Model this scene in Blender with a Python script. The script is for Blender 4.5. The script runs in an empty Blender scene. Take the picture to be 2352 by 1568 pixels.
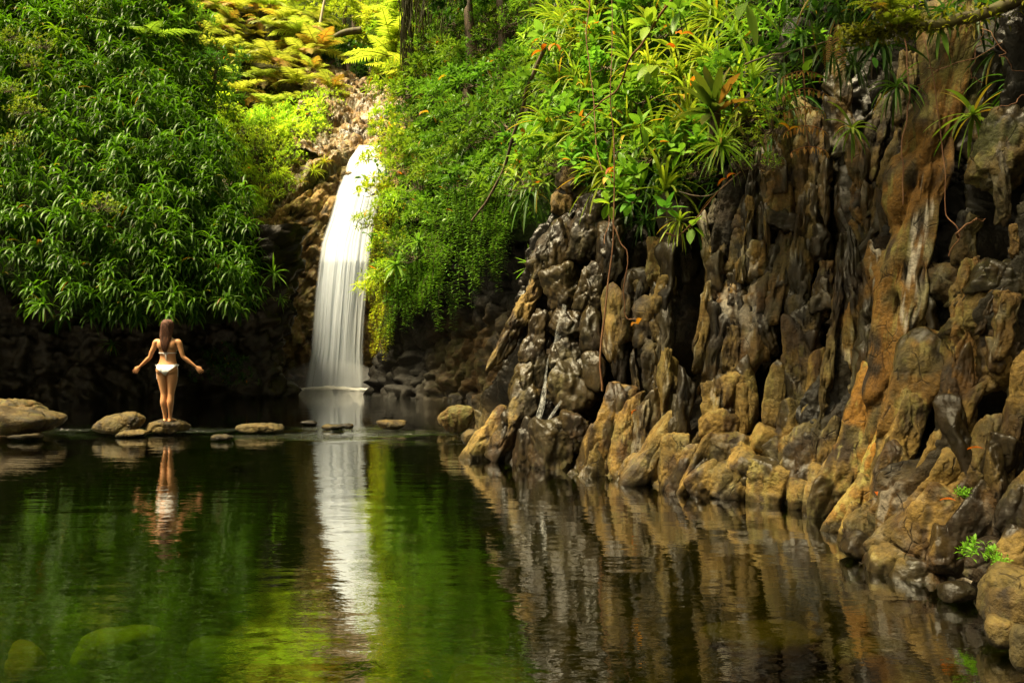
import bpy, bmesh, math, random
import numpy as np
from mathutils import Vector, Matrix
S = bpy.context.scene
COL = S.collection
R = math.radians
rng = np.random.default_rng(7)
random.seed(7)
UP = np.array([0, 0, 1.0])

# ------------------------------------------------------------------ camera
CAMH = 1.48
FP = 1829.0                      # focal length in units of a 2352 px wide frame (28 mm lens)
def at(px, py, D):
    """world point at distance D (along +y) for a position in the 2352 x 1568 frame"""
    return np.array([(px - 1176.0) / FP * D, D, CAMH - (py - 784.0) / FP * D])
def proj(P):
    P = np.asarray(P, float)
    return 1176 + FP * P[..., 0] / P[..., 1], 784 - FP * (P[..., 2] - CAMH) / P[..., 1]
def wl(px, py):
    """point of the water surface seen at px, py"""
    return at(px, py, CAMH * FP / (py - 784.0))
cam = bpy.data.objects.new('camera', bpy.data.cameras.new('camera'))
COL.objects.link(cam); S.camera = cam
cam.location = (0, 0, CAMH); cam.rotation_euler = (R(90), 0, 0)
cam.data.lens = 28; cam.data.sensor_width = 36; cam.data.clip_end = 500; cam.data.clip_start = 0.05

# ------------------------------------------------------------------ noise
def hsh(ix, iy, iz, seed=0):
    ix = ix.astype(np.int64); iy = iy.astype(np.int64); iz = iz.astype(np.int64)
    h = (ix * 374761393 + iy * 668265263 + iz * 2147483647 + seed * 1274126177) & 0xffffffff
    h = ((h ^ (h >> 13)) * 1274126177) & 0xffffffff
    h = ((h ^ (h >> 16)) * 2246822519) & 0xffffffff
    return ((h ^ (h >> 15)) & 0xffffff) / float(0x1000000)
def vnoise(p, seed=0):
    i = np.floor(p).astype(np.int64); f = p - i
    f = f * f * f * (f * (f * 6 - 15) + 10)
    out = 0
    for dx in (0, 1):
        for dy in (0, 1):
            for dz in (0, 1):
                w = (f[..., 0] if dx else 1 - f[..., 0]) * (f[..., 1] if dy else 1 - f[..., 1]) * (f[..., 2] if dz else 1 - f[..., 2])
                out = out + w * hsh(i[..., 0] + dx, i[..., 1] + dy, i[..., 2] + dz, seed)
    return out * 2 - 1
def fbm(p, octaves=4, seed=0, gain=.5, lac=2.03):
    p = np.asarray(p, float); a = 1.0; o = 0; n = 0
    for k in range(octaves):
        o = o + a * vnoise(p + 17.3 * k, seed + k); n += a; a *= gain; p = p * lac
    return o / n
def worley2(x, y, seed=0, jit=.9):
    """F1, F2, id-random of the nearest cell, for 2-D coordinates"""
    ix = np.floor(x).astype(np.int64); iy = np.floor(y).astype(np.int64)
    f1 = np.full(x.shape, 9.0); f2 = np.full(x.shape, 9.0); idr = np.zeros(x.shape)
    z0 = np.zeros_like(ix)
    for dx in (-1, 0, 1):
        for dy in (-1, 0, 1):
            cx = ix + dx; cy = iy + dy
            qx = cx + .5 + jit * (hsh(cx, cy, z0, seed) - .5); qy = cy + .5 + jit * (hsh(cx, cy, z0 + 1, seed) - .5)
            d = np.sqrt((x - qx) ** 2 + (y - qy) ** 2)
            r = hsh(cx, cy, z0 + 2, seed)
            near = d < f1
            f2 = np.where(near, f1, np.minimum(f2, d))
            idr = np.where(near, r, idr)
            f1 = np.where(near, d, f1)
    return f1, f2, idr
def facets(x, y, seed=0, jit=.9):
    """flat broken faces: a tilted plane per cell, with its own level; also the distance to the next face"""
    ix = np.floor(x).astype(np.int64); iy = np.floor(y).astype(np.int64); z0 = np.zeros_like(ix)
    f1 = np.full(x.shape, 9.0); f2 = np.full(x.shape, 9.0); out = np.zeros(x.shape)
    for dx in (-1, 0, 1):
        for dy in (-1, 0, 1):
            cx = ix + dx; cy = iy + dy
            ax = x - cx - .5 - jit * (hsh(cx, cy, z0, seed) - .5); ay = y - cy - .5 - jit * (hsh(cx, cy, z0 + 1, seed) - .5)
            d = np.hypot(ax, ay); h = (hsh(cx, cy, z0 + 2, seed) - .5) * .8 + (hsh(cx, cy, z0 + 3, seed) - .5) * 1.9 * ax + (hsh(cx, cy, z0 + 4, seed) - .5) * 1.9 * ay
            near = d < f1
            f2 = np.where(near, f1, np.minimum(f2, d)); out = np.where(near, h, out); f1 = np.where(near, d, f1)
    return out, f2 - f1
def unit(v):
    v = np.asarray(v, float)
    return v / np.maximum(np.linalg.norm(v, axis=-1, keepdims=True), 1e-9)
def sstep(a, b, x):
    t = np.clip((x - a) / (b - a), 0, 1)
    return t * t * (3 - 2 * t)

# ------------------------------------------------------------------ objects
def mesh_np(name, V, F, mat=None, attrs=None, smooth=True):
    """mesh from arrays; F is n x 4 or n x 3 (or a list of both)"""
    me = bpy.data.meshes.new(name)
    V = np.asarray(V, np.float32).reshape(-1, 3)
    Fs = F if isinstance(F, list) else [F]
    me.vertices.add(len(V)); me.vertices.foreach_set('co', V.ravel())
    idx = np.concatenate([np.asarray(f, np.int32).ravel() for f in Fs])
    starts = []; k = 0
    for f in Fs:
        n, m = f.shape
        starts.append(k + np.arange(n, dtype=np.int32) * m); k += n * m
    starts = np.concatenate(starts)
    me.loops.add(len(idx)); me.loops.foreach_set('vertex_index', idx)
    me.polygons.add(len(starts)); me.polygons.foreach_set('loop_start', starts.astype(np.int32))
    me.update(calc_edges=True)
    me.polygons.foreach_set('use_smooth', np.full(len(starts), smooth, dtype=bool))
    for k, a in (attrs or {}).items():
        a = np.asarray(a, np.float32)
        if a.ndim == 1:
            at_ = me.attributes.new(k, 'FLOAT', 'POINT'); at_.data.foreach_set('value', a)
        else:
            if a.shape[1] == 3: a = np.concatenate([a, np.ones((len(a), 1), np.float32)], 1)
            at_ = me.attributes.new(k, 'FLOAT_COLOR', 'POINT'); at_.data.foreach_set('color', a.ravel())
    if mat: me.materials.append(mat)
    return me
def link(name, me, parent=None, loc=(0, 0, 0), rot=(0, 0, 0), scale=1, color=None):
    o = bpy.data.objects.new(name, me); COL.objects.link(o)
    o.location = tuple(float(c) for c in loc); o.rotation_euler = rot
    o.scale = (scale,) * 3 if np.isscalar(scale) else tuple(scale)
    if parent: o.parent = parent
    if color is not None: o.color = (*color, 1.0)
    return o
def tag(o, label=None, cat=None, group=None, kind=None):
    if label: o['label'] = label
    if cat: o['category'] = cat
    if group: o['group'] = group
    if kind: o['kind'] = kind
    return o
def empty(name, loc=(0, 0, 0), label=None, cat=None, group=None):
    return tag(link(name, None, loc=loc), label, cat, group)

class MB:
    """collects quad pieces for one mesh"""
    def __init__(s): s.V = []; s.F = []; s.T = []; s.n = 0
    def add(s, V, F, T=None):
        V = np.asarray(V, float).reshape(-1, 3)
        if T is None: T = np.full((len(V), 3), .5)
        T = np.asarray(T, float)
        if T.ndim == 1: T = np.tile(T, (len(V), 1))
        s.V.append(V); s.F.append(np.asarray(F, np.int64) + s.n); s.T.append(T); s.n += len(V)
        return s
    def mesh(s, name, mat, smooth=True):
        return mesh_np(name, np.concatenate(s.V), np.concatenate(s.F), mat, {'tint': np.concatenate(s.T)}, smooth)

def grid_faces(r, c, wrap=False):
    i = np.arange(r - 1)[:, None] * c; cc = c if wrap else c - 1
    j = np.arange(cc)[None, :]; j2 = (j + 1) % c
    return np.stack([i + j, i + j2, i + c + j2, i + c + j], -1).reshape(-1, 4)
def tube(P, rad, sides=6, tint=None):
    """tube along P (k x 3)"""
    P = np.asarray(P, float); k = len(P)
    rad = np.broadcast_to(np.asarray(rad, float), (k,))
    T = unit(np.gradient(P, axis=0))
    ref = np.array([.3, 1, .2]); ref = ref / np.linalg.norm(ref)
    A = np.cross(T, ref); bad = np.linalg.norm(A, axis=1) < .15
    A[bad] = np.cross(T[bad], [1, 0, 0]); A = unit(A); B = np.cross(T, A)
    a = np.arange(sides) / sides * 2 * np.pi
    V = P[:, None] + rad[:, None, None] * (np.cos(a)[None, :, None] * A[:, None] + np.sin(a)[None, :, None] * B[:, None])
    return V.reshape(-1, 3), grid_faces(k, sides, True)
def curve_pts(P, n):
    """Catmull-Rom through P"""
    P = np.asarray(P, float); Q = np.vstack([2 * P[0] - P[1], P, 2 * P[-1] - P[-2]])
    t = np.linspace(0, len(P) - 1 - 1e-6, n); i = t.astype(int); f = (t - i)[:, None]
    a, b, c, d = Q[i], Q[i + 1], Q[i + 2], Q[i + 3]
    return .5 * (2 * b + (c - a) * f + (2 * a - 5 * b + 4 * c - d) * f ** 2 + (3 * b - a - 3 * c + d) * f ** 3)

PROF_STRAP = lambda t: np.clip(np.minimum(1.0, .55 + 2.5 * t) * np.sqrt(np.clip(1 - t ** 3, 0, 1)), .04, 1)
PROF_OVAL = lambda t: np.clip(np.sin(np.pi * np.clip(t, 0, 1) ** .8) ** .8, .05, 1)
PROF_OBOV = lambda t: np.clip(np.sin(np.pi * np.clip(t, 0, 1) ** 1.3) ** .8, .05, 1)
PROF_PINNA = lambda t: np.clip((1 - t) ** .7 * 1.0, .06, 1)
def ribbons(mb, P0, dirs, L, W, droop, segs, prof, tint, fold=.25, up=None, twist=0.0, tipcol=None, wave=0.0):
    """n leaves: each a strip with a midrib, bending under gravity. tint: n x 3"""
    P0 = np.asarray(P0, float); n = len(P0)
    d = unit(np.broadcast_to(np.asarray(dirs, float), (n, 3)).copy())
    L = np.broadcast_to(np.asarray(L, float), (n,)); W = np.broadcast_to(np.asarray(W, float), (n,)); droop = np.broadcast_to(np.asarray(droop, float), (n,))
    upv = np.broadcast_to(UP if up is None else np.asarray(up, float), (n, 3))
    side = np.cross(d, upv); ln = np.linalg.norm(side, axis=1)
    bad = ln < .05
    side[bad] = np.cross(d[bad], np.array([.7, -.7, .1])); side = unit(side)
    if np.ndim(twist) or twist:
        tw = np.broadcast_to(twist, (n,))[:, None]
        nn = np.cross(side, d); side = unit(side * np.cos(tw) + nn * np.sin(tw))
    p = P0.copy(); rows = []
    ts = np.linspace(0, 1, segs + 1); w = prof(ts)
    for k in range(segs + 1):
        nrm = unit(np.cross(side, d))
        ww = (W * w[k] * .5)[:, None]
        wv = wave * W[:, None] * math.sin(k * 2.4) if wave else 0
        rows.append(np.stack([p - side * ww + nrm * ww * fold + nrm * wv, p, p + side * ww + nrm * ww * fold - nrm * wv], 1))
        if k < segs:
            p = p + d * (L / segs)[:, None]
            d = unit(d + np.array([0, 0, -1.0]) * (droop / segs)[:, None])
    V = np.stack(rows, 1)                                  # n, segs+1, 3, 3
    f = grid_faces(segs + 1, 3)
    F = (np.arange(n) * (segs + 1) * 3)[:, None, None] + f[None]
    T = np.broadcast_to(np.asarray(tint, float).reshape(-1, 1, 1, 3) if np.ndim(tint) > 1 else np.asarray(tint, float), (n, segs + 1, 3, 3)).copy()
    if tipcol is not None:
        a = (ts[None, :, None, None] ** 3) * np.asarray(tipcol[1]).reshape(-1, 1, 1, 1)
        T = T * (1 - a) + np.asarray(tipcol[0]) * a
    mb.add(V.reshape(-1, 3), F.reshape(-1, 4), T.reshape(-1, 3))
def mixcol(a, b, t):
    t = np.asarray(t)[..., None]
    return np.asarray(a) * (1 - t) + np.asarray(b) * t

# ------------------------------------------------------------------ materials
def new_mat(name):
    m = bpy.data.materials.new(name); m.use_nodes = True
    nt = m.node_tree; nt.nodes.clear()
    out = nt.nodes.new('ShaderNodeOutputMaterial')
    return m, nt, out
class NB:
    def __init__(s, nt): s.nt = nt
    def n(s, t, ins=None, **kw):
        nd = s.nt.nodes.new(t)
        for k, v in kw.items(): setattr(nd, k, v)
        for k, v in (ins or {}).items():
            sock = nd.inputs[k]
            if hasattr(v, 'is_linked') or isinstance(v, bpy.types.NodeSocket): s.nt.links.new(v, sock)
            else: sock.default_value = v
        return nd
    def math(s, op, a, b=None, clamp=False):
        nd = s.nt.nodes.new('ShaderNodeMath'); nd.operation = op; nd.use_clamp = clamp
        for i, v in enumerate((a, b)):
            if v is None: continue
            if isinstance(v, bpy.types.NodeSocket): s.nt.links.new(v, nd.inputs[i])
            else: nd.inputs[i].default_value = v
        return nd.outputs[0]
    def mix(s, f, a, b, blend='MIX'):
        nd = s.nt.nodes.new('ShaderNodeMix'); nd.data_type = 'RGBA'; nd.blend_type = blend
        for k, v in ((0, f), (6, a), (7, b)):
            if isinstance(v, bpy.types.NodeSocket): s.nt.links.new(v, nd.inputs[k])
            else: nd.inputs[k].default_value = v if k == 0 else (*v, 1.0)[:4]
        return nd.outputs[2]
    def ramp(s, f, stops):
        nd = s.nt.nodes.new('ShaderNodeValToRGB'); e = nd.color_ramp.elements
        while len(e) < len(stops): e.new(.5)
        for q, (p, c) in zip(e, stops):
            q.position = p; q.color = (c, c, c, 1) if np.isscalar(c) else (*c, 1)
        s.nt.links.new(f, nd.inputs[0]); return nd.outputs[0]
    def noise(s, vec, scale, detail=4, rough=.55, dist=0.0):
        nd = s.n('ShaderNodeTexNoise', {'Scale': scale, 'Detail': detail, 'Roughness': rough, 'Distortion': dist})
        s.nt.links.new(vec, nd.inputs['Vector']); return nd.outputs['Fac']
    def mapping(s, vec, scale=(1, 1, 1), rot=(0, 0, 0)):
        nd = s.n('ShaderNodeMapping', {'Scale': scale, 'Rotation': rot}); s.nt.links.new(vec, nd.inputs['Vector']); return nd.outputs[0]
    def link(s, a, b): s.nt.links.new(a, b)

def leaf_mat(name, trans=.35, rough=.38, spec=.45, vary=.25):
    m, nt, out = new_mat(name); b = NB(nt)
    tint = b.n('ShaderNodeAttribute', attribute_name='tint').outputs['Color']
    oi = b.n('ShaderNodeObjectInfo')
    pos = b.n('ShaderNodeNewGeometry').outputs['Position']
    ns = b.noise(pos, 1.3, 3)
    col = b.mix(1.0, tint, oi.outputs['Color'], 'MULTIPLY')
    k = b.math('ADD', b.math('MULTIPLY', oi.outputs['Random'], vary), 1 - vary * .5)
    k = b.math('MULTIPLY', k, b.math('ADD', b.math('MULTIPLY', ns, .7), .65))
    hsv = b.n('ShaderNodeHueSaturation', {'Value': k, 'Color': col, 'Saturation': 1.0}).outputs[0]
    p = b.n('ShaderNodeBsdfPrincipled', {'Base Color': hsv, 'Roughness': rough, 'Specular IOR Level': spec})
    tcol = b.mix(1.0, hsv, (1.15, 1.2, .55), 'MULTIPLY')
    t = b.n('ShaderNodeBsdfTranslucent', {'Color': tcol})
    mx = b.n('ShaderNodeMixShader', {0: trans, 1: p.outputs[0], 2: t.outputs[0]})
    b.link(mx.outputs[0], out.inputs[0]); return m
def bark_mat(name, a, c, scale=12):
    m, nt, out = new_mat(name); b = NB(nt)
    pos = b.n('ShaderNodeNewGeometry').outputs['Position']
    ns = b.noise(b.mapping(pos, (1, 1, .35)), scale, 5)
    col = b.mix(b.ramp(ns, [(.35, 0.), (.65, 1.)]), a, c)
    bm = b.n('ShaderNodeBump', {'Height': ns, 'Strength': .6, 'Distance': .02})
    p = b.n('ShaderNodeBsdfPrincipled', {'Base Color': col, 'Roughness': .75, 'Normal': bm.outputs[0]})
    b.link(p.outputs[0], out.inputs[0]); return m

PALS = dict(basalt=((.205, .134, .034), (.026, .015, .005), (.27, .125, .014)),
            fall=((.17, .108, .038), (.022, .016, .009), (.27, .14, .04)),
            chute=((.33, .205, .09), (.07, .042, .018), (.36, .20, .05)))
def rock_paint(W, nz, A, pal='basalt'):
    """colour and wetness of weathered basalt per point. A: wet, ochre, moss, lichen, tone (arrays or numbers)"""
    tan, dark, och = (np.array(c) for c in PALS[pal])
    W = np.asarray(W, float); shp = W.shape[:-1]; W = W.reshape(-1, 3); nz = np.broadcast_to(nz, shp).ravel()
    g = lambda k, d=0.0: np.broadcast_to(A.get(k, d), shp).ravel()
    n1 = fbm(W * 1.7, 3, 301); n2 = fbm(W * np.array([7, 7, 3.2]), 4, 302, .6); n4 = fbm(W * 4.5, 3, 303, .6); n5 = fbm(W * np.array([15, 15, 9]), 3, 304, .6)
    f = sstep(-.22, .16, .5 * n1 + .7 * n2)
    C = mixcol(dark, tan, f)
    C = mixcol(C, (.095, .076, .022), sstep(.02, .3, fbm(W * 2.6, 3, 305)) * .6)
    C = mixcol(C, och, np.clip(sstep(-.12, .16, n4) * g('ochre'), 0, 1))
    C = mixcol(C, (.60, .54, .44), sstep(0, .03, .8 * n5 + .55 * fbm(W * np.array([3, 3, 1]), 2, 306) - .24 + .17 * g('lichen')) * sstep(.01, .3, g('lichen')))
    C = mixcol(C, (.30, .27, .07), np.clip(sstep(.2, .26, .7 * n5 + .5 * n1) * .7 * np.minimum(1, g('ochre') + g('moss') + .2), 0, 1))
    C = mixcol(C, (.055, .058, .008), np.clip(g('moss') * sstep(-.18, .12, .28 * nz + n4 * .8 - .05), 0, 1))
    w = np.clip(g('wet') * sstep(-.38, .02, n2 * .8 + .1), 0, 1)
    C = C * (1 - .80 * w)[:, None] + np.array([.006, .005, .004]) * w[:, None]
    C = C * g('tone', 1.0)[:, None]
    return C, w
def grid_nz(P):
    n = np.cross(np.gradient(P, axis=1), np.gradient(P, axis=0)); n = unit(n)
    return np.abs(n[..., 2])
def rock_mat(name, bumpk=1.0, drough=.72):
    m, nt, out = new_mat(name); b = NB(nt)
    pos = b.n('ShaderNodeNewGeometry').outputs['Position']
    base = b.n('ShaderNodeAttribute', attribute_name='rc').outputs['Color']
    wet = b.n('ShaderNodeAttribute', attribute_name='rw').outputs['Fac']
    n3 = b.noise(pos, 30, 4, .7)
    n6 = b.noise(pos, 7, 3, .6)
    col = b.mix(b.ramp(n3, [(.32, .75), (.6, 0.)]), base, b.mix(.7, base, (.01, .007, .004)))
    rough = b.math('SUBTRACT', b.math('ADD', drough - .1, b.math('MULTIPLY', n3, .2)), b.math('MULTIPLY', wet, .38))
    warp = b.mix(.06, pos, b.n('ShaderNodeTexNoise', {'Vector': pos, 'Scale': 6.0, 'Detail': 2.0}).outputs['Color'])
    vo = b.n('ShaderNodeTexVoronoi', {'Scale': 4.5 / bumpk, 'Vector': b.mapping(warp, (1.3, 1.3, .8))}, feature='DISTANCE_TO_EDGE').outputs['Distance']
    crack = b.ramp(vo, [(0., 0.), (.022, 1.)])
    keepc = b.ramp(n6, [(.52, 1.), (.62, 0.)])
    crack = b.math('MAXIMUM', crack, keepc)
    col = b.mix(b.math('MULTIPLY', b.math('SUBTRACT', 1.0, crack), .75), col, (.008, .005, .003))
    h = b.math('ADD', b.math('ADD', b.math('MULTIPLY', n3, .4), n6), b.math('MULTIPLY', crack, .25))
    bm = b.n('ShaderNodeBump', {'Height': h, 'Strength': b.math('SUBTRACT', .8, b.math('MULTIPLY', wet, .45)), 'Distance': .05 * bumpk})
    p = b.n('ShaderNodeBsdfPrincipled', {'Base Color': col, 'Roughness': rough, 'Specular IOR Level': .27, 'Normal': bm.outputs[0]})
    b.link(p.outputs[0], out.inputs[0]); return m

def plain_mat(name, col, rough=.6, **kw):
    m, nt, out = new_mat(name); b = NB(nt)
    pos = b.n('ShaderNodeNewGeometry').outputs['Position']
    c = b.mix(b.noise(pos, kw.get('scale', 9), 4), tuple(x * .75 for x in col), tuple(x * 1.2 for x in col))
    p = b.n('ShaderNodeBsdfPrincipled', {'Base Color': c, 'Roughness': rough})
    if 'sss' in kw:
        p.inputs['Subsurface Weight'].default_value = kw['sss']; p.inputs['Subsurface Radius'].default_value = (.02, .008, .004)
    b.link(p.outputs[0], out.inputs[0]); return m

M_LEAF = leaf_mat('glossy_leaf', .42, .42, .22)
M_FERN = leaf_mat('fern_leaf', .45, .5, .25)
M_BARK = bark_mat('bark', (.035, .024, .014), (.13, .085, .045))
M_MOSSBARK = bark_mat('mossy_bark', (.035, .02, .006), (.09, .085, .010), 7)
M_VINE = bark_mat('vine_bark', (.10, .035, .010), (.19, .09, .035), 20)
M_ROCK = rock_mat('weathered_basalt')
M_FALLROCK = rock_mat('waterfall_basalt', 2.5, .6)
# ------------------------------------------------------------------ plants
def frame_of(axis):
    z = unit(axis); x = unit(np.cross(z, [.2, .9, .3])); y = np.cross(z, x)
    return np.stack([x, y, z], 1)
def rosette(mb, c, axis, n, L, W, r, droop=(.7, 1.3), segs=5, cols=((.03, .10, .012), (.10, .24, .03)), old=.06, el=(78, -12), dead=(.26, .13, .02), prof=PROF_STRAP, stem=0.0):
    M = frame_of(axis)
    k = np.arange(n); az = k * 2.399963 + r.uniform(0, 6.3) + r.normal(0, .2, n)
    e = np.radians(np.interp(k / max(n - 1, 1), [0, 1], el)) + r.normal(0, .13, n)
    loc = np.stack([np.cos(az) * np.cos(e), np.sin(az) * np.cos(e), np.sin(e)], 1)
    d = loc @ M.T
    t = np.clip(r.random(n) * .75 + .25 * (1 - k / n), 0, 1)
    T = mixcol(cols[0], cols[1], t)
    o = r.random(n) < old
    T[o] = mixcol(dead, cols[1], r.random(o.sum()) * .5)
    Ls = L * r.uniform(.7, 1.1, n) * np.interp(k / n, [0, .2, 1], [.65, 1, .95])
    P0 = np.asarray(c) + (M[:, 2] * stem)[None] * (1 - k / n)[:, None]
    ribbons(mb, P0, d, Ls, W * r.uniform(.8, 1.15, n), r.uniform(*droop, n), segs, prof, T, .3, twist=r.normal(0, .25, n), tipcol=((.20, .20, .03), r.random(n) * .35))
def shrub_mesh(name, r, rad=(.6, .6, .55), tips=46, per=6, L=.15, W=.055, cols=((.04, .11, .012), (.14, .26, .03)), prof=PROF_OBOV, old=.008, shell=.55, segs=3, el=(60, -10), droop=(.2, .7), mat=None, stems=True, dead=(.4, .16, .02)):
    mb = MB(); sb = MB()
    d = r.normal(0, 1, (tips, 3)); d[:, 2] = np.abs(d[:, 2]) * .9 - .15; d[:, 1] -= .35; d = unit(d)
    rr = shell + (1 - shell) * r.random(tips) ** .5
    lump = 1 + .3 * np.sin(d[:, 0] * 4 + r.uniform(0, 6)) * np.sin(d[:, 2] * 5 + r.uniform(0, 6))
    C = d * np.asarray(rad) * (rr * lump)[:, None]
    for i in range(tips):
        n = max(3, per + int(r.integers(-1, 2)))
        ax = unit(d[i] * .8 + np.array([0, -.1, .75]) + r.normal(0, .25, 3))
        k = np.arange(n); az = k * 2.4 + r.uniform(0, 6.3); e = np.radians(np.interp(k / n, [0, 1], el)) + r.normal(0, .2, n)
        M = frame_of(ax)
        dd = np.stack([np.cos(az) * np.cos(e), np.sin(az) * np.cos(e), np.sin(e)], 1) @ M.T
        T = mixcol(cols[0], cols[1], np.clip(r.random() * .6 + r.random(n) * .4, 0, 1))
        o = r.random(n) < old; T[o] = dead
        ribbons(mb, C[i] - ax * .04 * (k / n)[:, None], dd, L * r.uniform(.6, 1.15, n), W * r.uniform(.8, 1.15, n), r.uniform(*droop, n), segs, prof, T, .35, twist=r.normal(0, .3, n))
        if stems and i % 2 == 0:
            mid = C[i] * .5 + np.array([0, .05, -.08])
            V, F = tube(curve_pts([C[i] * .12, mid, C[i]], 5), [.010, .008, .006, .005, .004], 4)
            sb.add(V, F, (.1, .07, .03))
    return mb.mesh(name, mat or M_LEAF), (sb.mesh(name + '_stem', M_BARK) if stems and sb.n else None)
def frond(mb, base, dir0, L, r, pairs=18, pl=.28, pw=.05, droop=.9, cols=((.2, .3, .03), (.42, .5, .06)), rust=0.0, prof=PROF_PINNA, psegs=2, twist=0.0):
    """one feathered frond: rachis with paired pinnae"""
    n = 15; p = np.array(base, float); d = unit(dir0); P = [p]; D = [d]
    for k in range(n - 1):
        p = p + d * L / (n - 1); d = unit(d + np.array([0, 0, -droop / (n - 1)])); P.append(p); D.append(d)
    P = np.array(P); D = np.array(D)
    V, F = tube(P, np.linspace(.012, .003, n) * L, 3); mb.add(V, F, (.16, .12, .03))
    ts = np.linspace(.14, .99, pairs); i = ts * (n - 1)
    Q = np.stack([np.interp(i, np.arange(n), P[:, a]) for a in range(3)], 1); DD = unit(np.stack([np.interp(i, np.arange(n), D[:, a]) for a in range(3)], 1))
    side = np.cross(DD, UP); side[np.linalg.norm(side, axis=1) < .1] = [1, 0, 0]; side = unit(side)
    if twist:
        nn = np.cross(side, DD); side = unit(side * math.cos(twist) + nn * math.sin(twist))
    w = np.sin(np.pi * np.clip(ts * .93 + .07, 0, 1)) ** .7 * np.interp(ts, [0, .4, 1], [.9, 1, .55])
    for s in (-1, 1):
        dd = unit(side * s + DD * .45 + r.normal(0, .07, (pairs, 3)))
        T = mixcol(cols[0], cols[1], np.clip(r.random(pairs) * .7 + .15, 0, 1))
        if rust: T = mixcol(T, (.36, .15, .03), np.full(pairs, rust) * r.uniform(.5, 1, pairs))
        nup = np.cross(side, DD)
        ribbons(mb, Q, dd, L * pl * w, L * pw, np.full(pairs, .5), psegs, prof, T, .15, up=nup)
def fern_mesh(name, r, fronds=9, L=1.0, el=(10, 50), rust=.0, cols=((.2, .3, .03), (.42, .5, .06)), droop=.9, pairs=18, pl=.28, pw=.055, half=False, rustp=0.12):
    mb = MB()
    for k in range(fronds):
        a = k / fronds * 6.283 + r.uniform(-.3, .3)
        if half: a = math.pi + (k / (fronds - 1)) * math.pi + r.uniform(-.2, .2)
        e = R(r.uniform(*el)); d = (math.cos(a) * math.cos(e), math.sin(a) * math.cos(e), math.sin(e))
        frond(mb, (0, 0, 0), d, L * r.uniform(.75, 1.1), r, pairs, pl, pw, droop * r.uniform(.7, 1.2), cols, rust if rust else (r.uniform(.3, .9) if r.random() < rustp else 0))
    return mb.mesh(name, M_FERN)
def copies(kind, meshes, places, label, cat, group, stem=None, tint=None, rots=(0, 6.283), scales=(.8, 1.2), part=None):
    """one thing per place. meshes: list of mesh data (or (foliage, stem) pairs)"""
    out = []
    for i, p in enumerate(places):
        m = meshes[int(rng.integers(len(meshes)))]
        c = (1, 1, 1) if tint is None else tint(i, p)
        rz = float(rng.uniform(*rots)); s = float(rng.uniform(*scales))
        if isinstance(m, tuple):
            o = link(kind, None, loc=p, rot=(0, 0, rz), scale=s)
            link('foliage', m[0], o, color=c)
            if m[1] is not None: link('stem', m[1], o)
        else:
            o = link(kind, m, loc=p, rot=(float(rng.normal(0, .08)), float(rng.normal(0, .08)), rz), scale=s, color=c)
        tag(o, label, cat, group); out.append(o)
    return out

class Patch:
    """a curved surface through a grid of control points given as (px, py, distance)"""
    def __init__(s, rows): s.C = np.array([[at(*p) for p in row] for row in rows]); s.rc = s.C.shape[:2]
    def ev(s, u, v):
        u = np.asarray(u, float); v = np.asarray(v, float)
        a = np.clip(u, 0, 1) * (s.rc[1] - 1); b = np.clip(v, 0, 1) * (s.rc[0] - 1)
        i = np.minimum(a.astype(int), s.rc[1] - 2); j = np.minimum(b.astype(int), s.rc[0] - 2)
        f = (a - i)[..., None]; g = (b - j)[..., None]
        C = s.C
        return (C[j, i] * (1 - f) + C[j, i + 1] * f) * (1 - g) + (C[j + 1, i] * (1 - f) + C[j + 1, i + 1] * f) * g
    def scatter(s, n, mind, r, back=0.0, urange=(0, 1), vrange=(0, 1), keep=None):
        """random places at least mind apart (dart throwing weighted by area)"""
        u = r.uniform(*urange, n * 12); v = r.uniform(*vrange, n * 12)
        e = 1e-3
        ar = np.linalg.norm(np.cross(s.ev(u + e, v) - s.ev(u - e, v), s.ev(u, v + e) - s.ev(u, v - e)), axis=1)
        k = r.random(len(u)) < ar / ar.max(); u, v = u[k], v[k]
        P = s.ev(u, v); N = s.normal(u, v); out = []; acc = np.zeros((0, 3))
        for p, nn in zip(P, N):
            if len(out) >= n: break
            if keep is not None and not keep(p): continue
            if len(acc) and np.min(((acc - p) ** 2).sum(1)) < mind * mind: continue
            acc = np.vstack([acc, p]); out.append(p - nn * back)
        return np.array(out)
    def normal(s, u, v):
        e = .02
        n = np.cross(s.ev(u + e, v) - s.ev(u - e, v), s.ev(u, v + e) - s.ev(u, v - e))
        n = unit(n); P = s.ev(u, v); c = (np.array([0, 0, CAMH]) - P)
        return n * np.sign((n * c).sum(-1, keepdims=True))
    def sheet(s, name, mat, back=.5, res=(70, 60), amp=.35, seed=3, ext=0.0, v0=0.0):
        u, v = np.meshgrid(np.linspace(-ext, 1 + ext, res[0]), np.linspace(v0, 1, res[1]))
        P = s.ev(u, v); N = s.normal(np.clip(u, .03, .97), np.clip(v, .03, .97))
        P = P - N * back + N * (fbm(P * .9, 4, seed) * amp)[..., None]
        return mesh_np(name, P.reshape(-1, 3), grid_faces(res[1], res[0]), mat)
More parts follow.
